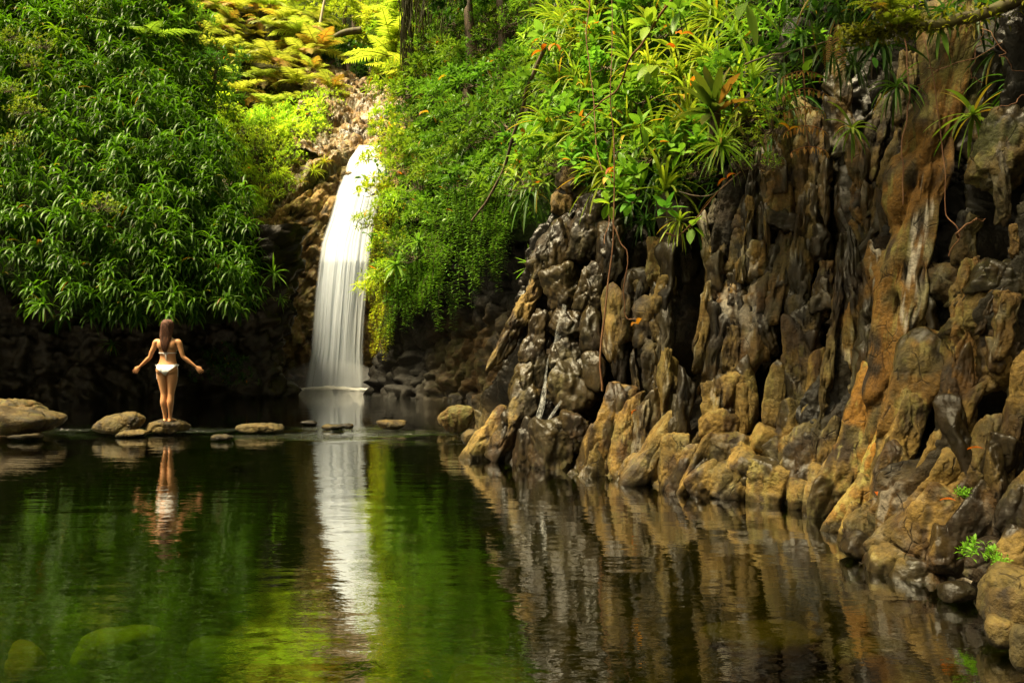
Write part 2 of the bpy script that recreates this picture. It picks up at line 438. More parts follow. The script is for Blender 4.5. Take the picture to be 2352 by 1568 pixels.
# ------------------------------------------------------------------ rock
_ico = {}
def ico(n):
    if n not in _ico:
        bm = bmesh.new(); bmesh.ops.create_icosphere(bm, subdivisions=n, radius=1)
        bm.verts.ensure_lookup_table()
        _ico[n] = (np.array([v.co[:] for v in bm.verts]), np.array([[v.index for v in f.verts] for f in bm.faces])); bm.free()
    return _ico[n]
def rock_lump(name, c, ax, half, seed, sub=4, p=11, planes=11, boxy=True, rough=.05, attrs=None, mat=None, taper=0.0, bend=0.0, groove=0.0, chip=.0, joints=0):
    """faceted, water-worn rock: a rounded polytope with noise. ax: 3x3 column axes; half: half sizes"""
    r = np.random.default_rng(seed); D, F = ico(sub)
    N = unit(r.normal(0, 1, (planes, 3))); H = r.uniform(.82, 1.12, planes)
    if True:
        B = np.array([[1, 0, 0], [-1, 0, 0], [0, 1, 0], [0, -1, 0], [0, 0, 1], [0, 0, -1.]])
        B = unit(B + r.normal(0, .16 if boxy else .05, B.shape)); N = np.vstack([N, B]); H = np.concatenate([H, r.uniform(.86, 1.0, 6) if boxy else r.uniform(.95, 1.08, 6)])
    g = (np.clip(D @ N.T / H, 0, None) ** p).sum(1) ** (1.0 / p)
    V = D / g[:, None]
    if taper: V[:, :2] *= (1 - taper * V[:, 2:3])
    if bend: V[:, 0] += bend * (V[:, 2] ** 2 - .3)
    V = V * np.asarray(half)
    W = V @ np.asarray(ax).T + np.asarray(c)
    nd = unit(D @ np.asarray(ax).T); m = float(np.mean(half))
    sc = 1.0 / m
    W = W + nd * (m * rough * (1.5 * fbm(W * sc * .9, 3, seed % 97) + 1.1 * fbm(W * sc * 2.6 + 5, 4, seed % 89)))[:, None]
    f1, f2, _ = worley2(W[:, 0] * sc * .9 + W[:, 1] * sc * .4, W[:, 2] * sc * .55 + W[:, 1] * sc * .4 + .4 * fbm(W * sc, 2, 4), seed)
    if groove:
        Lc = V / np.asarray(half).mean()
        W = W + nd * (m * groove * fbm(np.stack([Lc[:, 0] * 3.2, Lc[:, 1] * 3.2, Lc[:, 2] * .55], 1) + seed, 3, seed % 83))[:, None]
    if joints:
        t = (V[:, 2] / half[2] * .5 + .5) * joints + .35 * fbm(np.stack([V[:, 0] / half[0] * .8, V[:, 1] / half[1] * .8, 0 * V[:, 0] + seed], 1), 2, 13) + .13 * V[:, 0] / half[0]
        k = np.floor(t); fr_ = t - k; z0 = np.zeros(len(t), np.int64)
        sh = np.stack([hsh(k, z0 + seed, z0 + q, 5) - .5 for q in range(3)], 1) * np.array([.26, .34, 0]) * np.asarray(half)
        W = W + sh @ np.asarray(ax).T - nd * (m * .22 * np.exp(-(np.minimum(fr_, 1 - fr_) / .045) ** 2))[:, None]
    e1, e2, ide = worley2(W[:, 0] * sc * 2.1 + W[:, 1] * sc * 1.1, W[:, 2] * sc * 1.3 - W[:, 1] * sc * .8 + .3 * fbm(W * sc * 2, 2, 9), seed + 3)
    W = W + nd * (m * chip * (ide - .5 - .5 * np.exp(-(e2 - e1) / .06)))[:, None]
    if chip:
        vst = .4 if half[2] > 1.4 * half[0] else 1.0
        q1, q2 = facets(W[:, 0] * sc * 1.25 + W[:, 1] * sc * .7 + .12 * fbm(W * sc * 3, 2, 31), W[:, 2] * sc * .8 * vst - W[:, 1] * sc * .5, seed + 7)
        q3, q4 = facets(W[:, 0] * sc * 3.1 + W[:, 1] * sc * 1.7, W[:, 2] * sc * 2.1 * vst - W[:, 1] * sc * 1.2 + .12 * fbm(W * sc * 5, 2, 32), seed + 8)
        W = W + nd * (m * chip * (2.1 * q1 + .7 * q3))[:, None]
    W = W - nd * (m * .11 * np.exp(-(f2 - f1) / .045))[:, None]
    A = {k: (v(W) if callable(v) else float(v)) for k, v in (attrs or {}).items()}
    C, w = rock_paint(W, nd[:, 2], A)
    return mesh_np(name, W, F, mat or M_ROCK, {'rc': C, 'rw': w})
def lean_axes(lean, yaw=0.0, roll=0.0):
    """axes for a rock whose top leans by lean degrees towards +x, turned by yaw about z"""
    return np.array(Matrix.Rotation(R(yaw), 3, 'Z') @ Matrix.Rotation(R(lean), 3, 'Y') @ Matrix.Rotation(R(roll), 3, 'X'))

# --- the fluted cliff along the near bank
BANK = [(1.4, 16.5), (.3, 14.2), (-.35, 12.4), (-.62, 11.2), (-.60, 10.4), (-.2, 9.75), (.33, 9.3), (1.22, 8.43), (1.6, 7.82), (2.42, 7.2), (2.66, 6.55), (2.5, 5.94), (2.36, 5.3), (2.62, 4.8), (2.62, 4.15), (2.45, 3.6), (2.45, 2.6), (2.7, 1.2), (3.0, -1), (4.2, -4)]
def resample(P, ds):
    P = curve_pts(P, 2000); s = np.concatenate([[0], np.cumsum(np.linalg.norm(np.diff(P, axis=0), axis=1))])
    t = np.arange(0, s[-1], ds)
    return np.stack([np.interp(t, s, P[:, k]) for k in range(P.shape[1])], 1), t
def smooth1(a, k):
    if k < 2: return a
    w = np.hanning(k + 2)[1:-1]; w /= w.sum()
    return np.stack([np.convolve(np.pad(a[:, i], (k // 2, k - 1 - k // 2), 'edge'), w, 'valid') for i in range(a.shape[1])], 1)
def inward(P, k, flip=1):
    T = np.gradient(smooth1(P, k), axis=0); T = unit(T)
    return smooth1(np.stack([-T[:, 1], T[:, 0]], 1) * flip, k)
DS = .0145
BP, BS = resample(BANK, DS)
BN = unit(inward(BP, 140))               # points away from the water
ZS = np.arange(-.55, 5.6, DS * 1.05)
OFFZ = ([-.6, 0, .25, .6, 1.1, 2.4, 3.9, 5.6], [-.4, 0, .14, .38, .60, .90, 1.25, 2.0])
s2, z2 = np.meshgrid(BS, ZS)
off = np.interp(ZS, *OFFZ)[:, None] * np.ones_like(s2) + (1.3 * sstep(2.7, 4.6, ZS))[:, None] * sstep(9.3, 7.6, s2)
# lower, smoother foot towards the viewer, steep at the far corner
S0 = np.zeros(s2.shape + (3,))
S0[..., 0] = BP[None, :, 0] + BN[None, :, 0] * off; S0[..., 1] = BP[None, :, 1] + BN[None, :, 1] * off; S0[..., 2] = z2
px0, py0 = proj(S0)
lo = fbm(S0 * .8, 3, 21)
sw = s2 - .20 * z2 + .16 * fbm(np.stack([s2 * 1.1, z2 * .8, 0 * s2], -1), 3, 5) + .04 * fbm(np.stack([s2 * 5, z2 * 3, 0 * s2], -1), 3, 6)
zw = z2 + .25 * fbm(np.stack([s2 * 1.6, z2 * 1.6, 0 * s2 + 9], -1), 3, 8)
f1, f2, idr = worley2(sw / .40, zw / 1.7, 31)
g1, g2, idg = worley2(sw / .12 + 3.3, zw / .62 + .25 * sw, 32)
h1, h2, idh = worley2(sw / .06 + 1.1, zw / .11 + 2.2, 33)
def soft_cells(X, Y, seed, k=9.0):
    ix = np.floor(X).astype(np.int64); iy = np.floor(Y).astype(np.int64); z0 = np.zeros_like(ix); num = 0; den = 0
    for dx in (-1, 0, 1):
        for dy in (-1, 0, 1):
            cx = ix + dx; cy = iy + dy
            d = np.hypot(X - cx - .5 - .9 * (hsh(cx, cy, z0, seed) - .5), Y - cy - .5 - .9 * (hsh(cx, cy, z0 + 1, seed) - .5))
            w = np.exp(-k * d); num = num + w * hsh(cx, cy, z0 + 2, seed); den = den + w
    return num / den
idr = soft_cells(sw / .40, zw / 1.7, 31, 16.0)
foot = sstep(.75, .15, z2 + .25 * lo)
flute = .72 * (idr - .74) + .24 * (1 - f1 ** 2) - .26 * np.exp(-(f2 - f1) / .07)
lumps = .13 * (idg - .5) + .05 * (1 - g1 ** 2) - .05 * np.exp(-(g2 - g1) / .06)
bits = .016 * (idh - .5) + .008 * (1 - h1 ** 2) - .012 * np.exp(-(h2 - h1) / .1)
disp = flute * (1 - .65 * foot) + lumps * (1 - .25 * foot) + bits * (1 - .6 * foot) + .045 * fbm(S0 * 5, 4, 41) + .02 * fbm(S0 * 17, 3, 42)
q1, q2 = facets(sw / .13, zw / .6 + .3 * sw, 34); q3, q4 = facets(sw / .055 + 5, zw / .22 + .4 * sw, 35)
disp += (.085 * q1 + .025 * q3) * (1 - .3 * foot)
disp += .12 * lo - .12 - .20 * sstep(.45, 1.0, z2)
# the deep black clefts between the columns
CLEFTS = [(2168, 760, 26, 300), (1590, 700, 26, 270), (1745, 840, 34, 90), (1850, 640, 22, 130), (2240, 880, 40, 110), (1480, 800, 16, 150), (2040, 300, 26, 260), (1905, 700, 14, 160)]
def cleft(px, py): return np.max([np.exp(-((px - a - .12 * (b - py)) / c) ** 2 - np.maximum(np.abs(py - b) / d, 0) ** 6) for a, b, c, d in CLEFTS], axis=0)
clf = cleft(px0, py0)
disp -= .6 * clf
OUT = np.stack([-BN[:, 0], -BN[:, 1]], 1)
tilt = .35 + .5 * foot                     # the foot swells upwards as well as outwards
DIR = np.concatenate([np.broadcast_to(OUT[None], s2.shape + (2,)), tilt[..., None]], -1); DIR = unit(DIR)
CL = S0 + DIR * disp[..., None]
wetz = np.clip(sstep(1105, 1150, px0) * sstep(1365, 1300, px0) * sstep(1100, 1040, py0) + .9 * sstep(.10, .02, z2), 0, 1)
wetz = np.maximum(wetz, sstep(.55, .75, .5 + .9 * fbm(S0 * np.array([1.2, 1.2, .5]), 3, 77)) * .9)
ochz = np.clip(sstep(1600, 1900, px0) * 1.0 + .25, 0, 1) * np.clip(.5 + 1.2 * fbm(S0 * .9, 2, 55), 0, 1)
mossz = np.clip(sstep(330, 120, py0) + sstep(2150, 2330, px0) * sstep(950, 600, py0) * .8, 0, 1)
cl_at = dict(wet=wetz, ochre=ochz, moss=mossz, lichen=sstep(1650, 1800, px0) * .15, tone=.10 + .65 * sstep(.7, .3, z2 + .2 * lo))  # near-black tone above the foot paints shade into the gaps between columns
cliff = empty('rock_cliff', (1.2, 8.4, 0), 'fluted brown basalt cliff with dark crevices dropping into the pool beside the boulders', 'cliff')
def local(V, o): return np.asarray(V) - np.array(o.location)
nr, nc = s2.shape
# the face is one continuous rock, split where it turns the wet corner
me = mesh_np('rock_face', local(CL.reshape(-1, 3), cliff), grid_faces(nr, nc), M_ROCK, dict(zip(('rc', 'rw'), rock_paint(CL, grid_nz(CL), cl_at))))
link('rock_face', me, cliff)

# --- traced columns and lobes of the cliff: (px, py, width, height, lean) in the frame, depth found on the cliff surface
def A5(cx, cy, w, h, lean, **k): return (1194.4 + cx * .4922, cy * .4922, w * .4922, h * .4922, lean, k)
def A6(cx, cy, w, h, lean, **k): return (1194.4 + cx * .4922, 551.2 + cy * .4922, w * .4922, h * .4922, lean, k)
wet = dict(wet=1.0, tone=.8)
LUMPS = [
 # wet dark seep
 A6(200, 220, 130, 210, 8, **wet), A6(215, 540, 130, 170, 0, **wet), A6(250, 680, 190, 180, 12, **wet), A6(215, 385, 150, 130, 0, **wet), A6(150, 960, 170, 230, 0, **wet), A6(250, 900, 150, 170, 10, **wet), A6(95, 460, 130, 200, 15, **wet),
 A6(20, 330, 70, 330, 22, tone=.85), A6(330, 420, 110, 160, 0, **wet), A6(330, 240, 110, 170, 8, **wet), A6(60, 640, 140, 200, 15, **wet), A6(350, 610, 90, 180, 0, **wet), A6(10, 800, 120, 260, 25, **wet), A6(-40, 860, 90, 300, 28, tone=.9), A6(40, 960, 110, 170, 5, **wet),A6(-130, 900, 110, 210, 30), A6(-190, 960, 90, 170, 30),
 # pale column beside the seep
 A6(655, 120, 115, 210, 8, ochre=.5), A6(545, 215, 115, 160, 12), A6(512, 340, 55, 150, -8), A6(600, 375, 95, 150, 0), A6(665, 385, 85, 230, 2, lichen=.3), A6(625, 600, 105, 190, 5), A6(605, 830, 100, 240, 14), A6(540, 640, 28, 220, -5),
 # boulders of the foot
 A6(420, 905, 150, 370, 17, ochre=.25), A6(492, 925, 110, 350, 13, ochre=.2), A6(325, 985, 80, 220, 15), A6(640, 985, 120, 350, 32), A6(520, 1060, 80, 110, 20), A6(712, 1040, 120, 230, 6), A6(765, 1080, 75, 250, 22), A6(845, 1040, 80, 330, 30), A6(985, 965, 190, 150, 22, wet=.6), A6(925, 880, 160, 150, 30), A6(870, 1120, 150, 200, 35), A6(1000, 1120, 190, 210, 15), A6(1060, 1090, 190, 200, 20), A6(1172, 1125, 190, 220, 10), A6(1308, 1045, 165, 270, 0, ochre=.3), A6(1200, 985, 130, 120, 30), A6(1150, 950, 140, 130, 30), A6(1378, 1180, 90, 190, 10), A6(1465, 1060, 95, 140, 20), A6(1440, 950, 80, 210, 10), A6(1310, 1190, 110, 130, 5), A6(1250, 890, 110, 200, -4), A6(1345, 890, 100, 210, 5),
 # big flared foot of the orange column
 A6(1580, 900, 140, 460, 8, out=.15, ochre=.9), A6(1480, 1140, 160, 380, 22, ochre=.4), A6(1560, 1235, 120, 230, 25, ochre=.5), A6(1675, 1040, 120, 300, 15, ochre=1.0), A6(1620, 1330, 130, 200, 30), A6(1550, 1330, 90, 160, 30), A6(1710, 1150, 130, 340, 12), A6(1590, 1430, 150, 110, 25),
 # middle columns
 A6(1032, 60, 90, 170, 8), A6(1000, 210, 75, 320, 6), A6(1012, 420, 75, 320, 0), A6(985, 610, 85, 260, 8), A6(940, 750, 115, 230, 16), A6(1140, 430, 100, 230, 0, lichen=.4), A6(1130, 295, 95, 110, 0), A6(1055, 745, 95, 270, 0, tone=.8), A6(1185, 730, 85, 270, 8), A6(1240, 60, 105, 210, 15, lichen=.5), A6(1208, 210, 95, 140, 0, lichen=.4), A6(1298, 270, 75, 420, 5, lichen=.5), A6(1382, 300, 95, 260, 16, ochre=.4), A6(1305, 620, 125, 400, 2), A6(1375, 720, 75, 320, 5), A6(1442, 570, 34, 620, 4, out=.2), A6(925, 230, 42, 320, 0), A6(1505, 110, 65, 220, 5), A6(1565, 420, 65, 620, -2), A6(1655, 500, 95, 700, 1, out=.15, ochre=.6, lichen=.4), A6(1495, 590, 62, 270, 5), A6(1720, 230, 62, 260, 0), A6(1690, 730, 75, 220, 10, lichen=.6), A6(1755, 800, 80, 300, 14, lichen=.3),
 # trunk-like column with white lichen
 (2098, 520, 78, 900, 7, dict(out=.34, ochre=.75, lichen=lambda W: sstep(2082, 2098, proj(W)[0] + .14 * (proj(W)[1] - 560)) * sstep(2150, 2128, proj(W)[0] + .14 * (proj(W)[1] - 560)) * sstep(400, 460, proj(W)[1]) * sstep(800, 740, proj(W)[1]), tone=.72)), A6(1820, 700, 160, 440, 14, out=.30, ochre=.4), A6(1765, 950, 140, 420, 16), 
 # dark crevice wall and slabs beyond it
 A6(2085, 380, 105, 520, 8, ochre=.5), A6(2060, 700, 100, 330, 4, ochre=.4), A6(2240, 190, 190, 190, 10, moss=.6), A6(2150, 330, 150, 260, 25, moss=.2), A6(2250, 590, 120, 180, 0), A6(2000, 930, 130, 370, 20), A6(1930, 1150, 150, 330, 28), A6(1850, 1290, 140, 380, 36), A6(1790, 1380, 130, 260, 42), A6(1760, 1500, 190, 170, 18), A6(1960, 1330, 190, 300, 24), A6(2120, 1080, 120, 420, 20), A6(2240, 1010, 150, 190, 20), A6(2100, 1340, 140, 320, 28), A6(2330, 800, 100, 520, 10), A6(2230, 1180, 60, 380, -2), A6(2010, 1470, 150, 200, 10), A6(1880, 1590, 190, 180, 20), A6(2330, 1250, 120, 340, 20), A6(2190, 1500, 150, 200, 10, wet=.8), A6(2300, 1480, 120, 250, 20),
 # upper blocks
 A5(1210, 850, 150, 400, 0, ochre=.4), A5(1215, 680, 105, 120, 5, ochre=.3), A5(1110, 890, 55, 190, 4, moss=.4), A5(1140, 1000, 65, 95, 0), A5(1250, 1045, 140, 85, 0), A5(1372, 960, 95, 440, 0), A5(1340, 800, 65, 150, 0), A5(1372, 1140, 75, 130, 0), A5(1492, 520, 115, 380, 3, out=.15, lichen=.6, ochre=.5), A5(1520, 720, 80, 260, -8, ochre=.4), A5(1590, 960, 95, 420, 0, ochre=.5), A5(1040, 1070, 115, 150, 0), A5(1035, 1200, 100, 200, 0), A5(1700, 1010, 85, 420, 20, lichen=.1), A5(1720, 820, 70, 300, 18), A5(2120, 520, 200, 420, 10, moss=.8), A5(1290, 560, 90, 180, 5, ochre=.3), A5(1660, 640, 90, 320, 10, moss=.5), A5(1790, 520, 80, 420, 4, moss=.3), A5(2230, 700, 200, 300, 15, moss=1.0), A5(1400, 700, 70, 180, 0),
 A5(280, 850, 190, 170, 18), A5(200, 960, 90, 120, 10), A5(380, 1000, 160, 200, 5, **wet), A5(300, 1120, 130, 170, 5, **wet), A5(430, 1180, 140, 200, 0, **wet), A5(140, 1180, 110, 260, 18, **wet),
]
SF = S0.reshape(-1, 3); PX = px0.ravel(); PY = py0.ravel(); okp = SF[:, 1] > 1.2
SF = SF[okp]; PX = PX[okp]; PY = PY[okp]
def on_cliff(px, py):
    d = (PX - px) ** 2 + (PY - py) ** 2
    k = np.nonzero(d < max(d.min() * 1.5, 14 ** 2))[0]
    return SF[k[np.argmin(SF[k, 1])]]
for i, (px, py, w, h, lean, kw) in enumerate(LUMPS):
    q = on_cliff(px, py); D = q[1]
    wm = w / FP * D; hm = h / FP * D
    dep = max(wm * .75, .11)
    c = at(px, py, D + dep * .38 - kw.pop('out', 0))
    slab = px > 1990 and py > 1130
    if slab: wm *= 1.25; hm *= 1.05
    yaw = math.degrees(math.atan2(-c[0], c[1])) + random.uniform(-18, 18)
    isw = kw.get('wet', 0) > .9
    ax = lean_axes(lean + (random.uniform(-22, 22) if isw else random.uniform(-3, 3)), yaw, -8 if h > w * 1.3 else 0)
    if isw: wm *= random.uniform(.9, 1.35); hm *= random.uniform(.85, 1.3)
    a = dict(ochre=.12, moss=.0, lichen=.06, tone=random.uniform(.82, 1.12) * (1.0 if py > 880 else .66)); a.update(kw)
    a['moss'] = max(a['moss'], float(sstep(330, 150, py)) * .8)
    isfoot = py > 880 and not isw
    cov = .14 if isfoot else -.02 if h < 800 else .9
    low = lambda W, ww=a.get('wet', 0): np.clip(np.maximum(np.maximum(ww, sstep(cov, cov + .05, fbm(W * np.array([2.6, 2.6, 1.3]) + i, 3, 71))), sstep(.10, .04, W[:, 2] + .04 * fbm(W * 5, 2, 3))), 0, 1)
    a['wet'] = low
    n = 6 if h > 600 else 5 if w * h > 4500 else 4
    if h > w * 1.4 and not slab: hm *= 1.12
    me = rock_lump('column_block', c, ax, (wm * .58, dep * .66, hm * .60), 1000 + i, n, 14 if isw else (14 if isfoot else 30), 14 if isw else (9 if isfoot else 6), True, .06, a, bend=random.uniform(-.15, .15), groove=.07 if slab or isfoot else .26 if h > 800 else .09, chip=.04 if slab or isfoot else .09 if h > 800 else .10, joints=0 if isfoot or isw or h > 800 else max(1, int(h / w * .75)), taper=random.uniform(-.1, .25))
    V = np.empty(len(me.vertices) * 3, np.float32); me.vertices.foreach_get('co', V)
    V = local(V.reshape(-1, 3), cliff).astype(np.float32); me.vertices.foreach_set('co', V.ravel()); me.update()
    link('rock_lobe' if py > 960 else 'rock_column', me, cliff)

# slivers of rock wedged between the columns, too many to count
r3 = np.random.default_rng(333); SV, SF_, SC, SW_, sn = [], [], [], [], 0
for i in range(150):
    px = r3.uniform(1390, 2330); py = r3.uniform(330, 1010); w = r3.uniform(16, 46); h = r3.uniform(60, 240)
    if px < 1500 and py < 560 or px < 1700 and py < 420 or cleft(px, py) > .45: continue
    q = on_cliff(px, py); D = q[1]; wm = w / FP * D; hm = h / FP * D
    c = at(px, py, D + wm * .5 - r3.uniform(-.05, .08))
    me = rock_lump('tmp', c, lean_axes(r3.normal(6, 6), r3.uniform(-40, 40), -6), (wm * .55, wm * .8, hm * .55), 5000 + i, 4, 28, 5, True, .06, dict(ochre=.3 if px > 1650 else .1, lichen=.15, tone=r3.choice([.3, .5, 1.0]), wet=.9 if r3.random() < .5 else 0), bend=r3.uniform(-.15, .15), groove=.08, chip=.11, taper=r3.uniform(-.1, .12), joints=int(r3.integers(2, 5)))  # low tones on many slivers darken the gaps like shade
    nv = len(me.vertices); V = np.empty(nv * 3, np.float32); me.vertices.foreach_get('co', V); SV.append(V.reshape(-1, 3))
    F = np.empty(len(me.polygons) * 3, np.int32); me.loops.foreach_get('vertex_index', F); SF_.append(F.reshape(-1, 3) + sn)
    C = np.empty(nv * 4, np.float32); me.attributes['rc'].data.foreach_get('color', C); SC.append(C.reshape(-1, 4)); w_ = np.empty(nv, np.float32); me.attributes['rw'].data.foreach_get('value', w_); SW_.append(w_); sn += nv
    bpy.data.meshes.remove(me)
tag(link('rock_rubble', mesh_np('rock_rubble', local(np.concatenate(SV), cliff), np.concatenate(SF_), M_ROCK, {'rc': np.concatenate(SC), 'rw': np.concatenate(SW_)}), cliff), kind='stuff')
# --- other rock walls (coarser)
def wall(name, poly, ztop, offz, ds, dz, seed, cell, mat, attrs, label, cat, zmin=-.8, k=60, flip=1, amp=1.0, part='rock_face', pal='basalt'):
    P, s = resample(poly, ds); N = unit(inward(P, k, flip))
    nv = int((np.max(ztop[1]) - zmin) / dz)
    zt = np.interp(s / s[-1], *ztop)
    v = np.linspace(0, 1, nv)[:, None]
    z = zmin + v * (zt[None] - zmin); ss = np.broadcast_to(s[None], z.shape)
    of = np.interp(z, *offz)
    Q = np.stack([P[None, :, 0] + N[None, :, 0] * of, P[None, :, 1] + N[None, :, 1] * of, z], -1)
    sx = ss + .3 * cell * fbm(Q * (1 / cell), 3, seed); zx = z + .3 * cell * fbm(Q * (1 / cell) + 7, 3, seed)
    a1, a2, ia = worley2(sx / cell, zx / (cell * 1.25), seed)
    b1, b2, ib = worley2(sx / (cell * .37) + 4, zx / (cell * .4), seed + 1)
    d = cell * (.45 * (ia - .5) + .3 * (1 - a1 ** 2) - .28 * np.exp(-(a2 - a1) / .07)) + cell * .3 * ((ib - .5) * .6 + .5 * (1 - b1 ** 2) - .3 * np.exp(-(b2 - b1) / .08))
    q1, q2 = facets(sx / (cell * .55) + 2, zx / (cell * .6), seed + 9)
    d = amp * d + .30 * cell * q1 + .25 * cell * fbm(Q * 2.2 / cell, 4, seed + 5) + .35 * fbm(Q * .5, 2, seed + 6)
    Q[..., 0] -= N[None, :, 0] * d; Q[..., 1] -= N[None, :, 1] * d; Q[..., 2] += .2 * d
    C, w = rock_paint(Q * .6, grid_nz(Q), {k_: (f(Q) if callable(f) else f) for k_, f in attrs.items()}, pal)
    o = empty(name, (P[len(P) // 2, 0], P[len(P) // 2, 1], 0), label, cat)
    link(part, mesh_np(part, local(Q.reshape(-1, 3), o), grid_faces(*z.shape), mat, {'rc': C, 'rw': w}), o)
    return o, Q
# overhung bank under the thicket, its shade deepened by a low rock tone
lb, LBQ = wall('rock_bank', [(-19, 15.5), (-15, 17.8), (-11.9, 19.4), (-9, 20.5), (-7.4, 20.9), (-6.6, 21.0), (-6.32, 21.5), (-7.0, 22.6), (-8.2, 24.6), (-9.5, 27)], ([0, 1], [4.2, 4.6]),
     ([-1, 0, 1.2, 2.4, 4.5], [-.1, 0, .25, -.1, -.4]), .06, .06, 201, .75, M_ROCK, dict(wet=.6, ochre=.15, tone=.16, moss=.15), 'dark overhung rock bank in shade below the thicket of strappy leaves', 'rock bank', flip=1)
# wet rock face behind the fall
def fr_wet(Q): return np.clip(sstep(7.2, 4.2, Q[..., 2] + .7 * fbm(Q * .6, 3, 3) - .35 * (Q[..., 0] + 6)), 0, 1)
fr, FRQ = wall('fall_cliff', [(-9.2, 24.6), (-7.6, 25.4), (-6.3, 25.9), (-5.2, 26.1), (-4.2, 25.9), (-3.4, 25.2), (-2.8, 23.8)], ([0, .22, .45, .62, .7, .85, 1], [5.0, 5.6, 7.0, 8.4, 8.4, 8.7, 9]),
     ([-1, 0, 3, 5, 7, 8.3, 9], [-.1, 0, .2, .45, .95, 1.7, 2.4]), .05, .05, 301, .62, M_FALLROCK, dict(wet=lambda Q: .6 * fr_wet(Q), tone=2.6, ochre=.3, moss=.15), 'wet black rock face with brown top behind the waterfall', 'rock face', flip=1, amp=.8, part='rock_surface', pal='fall')
# wall under the hanging ferns, shade put into its near-black tone
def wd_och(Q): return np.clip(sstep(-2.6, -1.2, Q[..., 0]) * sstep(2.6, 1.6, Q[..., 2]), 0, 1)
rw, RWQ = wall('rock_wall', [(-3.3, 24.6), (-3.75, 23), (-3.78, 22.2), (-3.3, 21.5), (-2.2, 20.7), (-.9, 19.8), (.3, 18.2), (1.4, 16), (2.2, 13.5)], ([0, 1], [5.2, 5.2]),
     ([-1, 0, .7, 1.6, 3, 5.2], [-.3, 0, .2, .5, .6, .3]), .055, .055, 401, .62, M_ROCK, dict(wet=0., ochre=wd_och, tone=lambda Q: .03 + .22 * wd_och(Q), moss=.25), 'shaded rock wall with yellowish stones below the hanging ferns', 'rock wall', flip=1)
# --- loose boulders
def boulder(px0_, px1_, pyt, pyb, label, seed, depth=.8, tone=1.0, yaw=0, sub=5, D=None, p=6, sink=.45, group=None, name='boulder', **attrs):
    D = D or CAMH * FP / (pyb - 784.0)
    w = (px1_ - px0_) / FP * D; h = (pyb - pyt) / FP * D
    c0 = at((px0_ + px1_) / 2, pyb, D + w * depth * .4); c0[2] = h * (1 - sink) - h * .0
    a = dict(tone=tone * .5, wet=lambda W: np.clip(sstep(.075, .035, W[:, 2] + .03 * fbm(W * 6, 2, 3)), 0, 1)); a.update(attrs)
    half = np.array([w * .53, w * depth * .5, h * .0 + (h - c0[2]) + 0.0]); half[2] = h - c0[2] + .015
    half[2] = max(half[2], h * .45)
    me = rock_lump(name, c0, lean_axes(0, yaw), half, seed, sub, p, 13, False, .05, a, chip=.035)
    o = link(name, me, loc=(0, 0, 0)); V = np.empty(len(me.vertices) * 3, np.float32); me.vertices.foreach_get('co', V)
    V = V.reshape(-1, 3) - c0.astype(np.float32); me.vertices.foreach_set('co', V.ravel()); me.update(); o.location = tuple(c0)
    return tag(o, label, 'boulder', group)
boulder(-95, 150, 943, 1010, 'broad olive brown boulder with a mossy stain at the edge of the pool', 11, .75, ochre=.25, moss=.25)
boulder(-70, 108, 913, 975, 'rounded golden brown boulder lying behind the broad olive one', 12, .8, ochre=.6, D=13.6)
boulder(228, 337, 953, 1004, 'peaked grey boulder standing beside the woman\'s stone', 13, .8, tone=1.0)
boulder(270, 338, 988, 1006, 'small low tan stone lying against the peaked grey boulder', 14, .7)
WROCK = boulder(330, 448, 969, 1000, 'domed grey stone under the feet of the standing woman', 15, .75, tone=.95)
boulder(552, 655, 974, 998, 'low smooth brown stone alone in the riffle beside the woman', 16, .6)
boulder(738, 792, 977, 988, 'flat brown stone awash below the white reflection of the waterfall', 17, .6, sub=4)
boulder(775, 815, 974, 983, 'tiny dark stone just behind the flat brown one', 18, .6, sub=4, tone=.6)
boulder(866, 930, 968, 991, 'small grey domed stone in the riffle past the waterfall reflection', 19, .7, sub=4)
boulder(690, 730, 968, 977, 'dark wet stone barely breaking the surface behind the riffle', 22, .6, sub=4, tone=.5)
boulder(18, 96, 1000, 1013, 'flat black wet stone at the foot of the broad olive boulder', 20, .6, sub=4, tone=.45)
boulder(482, 540, 1001, 1014, 'black wet stone splashed by the riffle ahead of the low brown one', 21, .6, sub=4, tone=.4)
boulder(1010, 1088, 930, 1006, 'mossy ochre boulder at the far corner of the fluted cliff', 23, .8, ochre=.7, moss=.4)
boulder(1002, 1060, 940, 985, 'tan boulder leaning behind the mossy ochre one', 24, .8, ochre=.3, D=13.2)
boulder(2250, 2450, 1315, 1490, 'large curved tan boulder at the foot of the cliff in the lower corner', 25, .9, tone=1.0)
boulder(2262, 2340, 1425, 1505, 'tan stone under the large curved boulder in the lower corner', 26, .9, sub=4)
boulder(2312, 2400, 1455, 1568, 'pale wedge of rock below the large curved boulder', 27, .8, sub=4)
boulder(2150, 2235, 1345, 1388, 'low dark wet rock at the waterline below the cliff slabs', 28, .9, sub=4, tone=.6, wet=.9)
boulder(1058, 1112, 985, 1040, 'cracked brown rock at the waterline beside the black seep', 29, .9, sub=4, tone=.8)
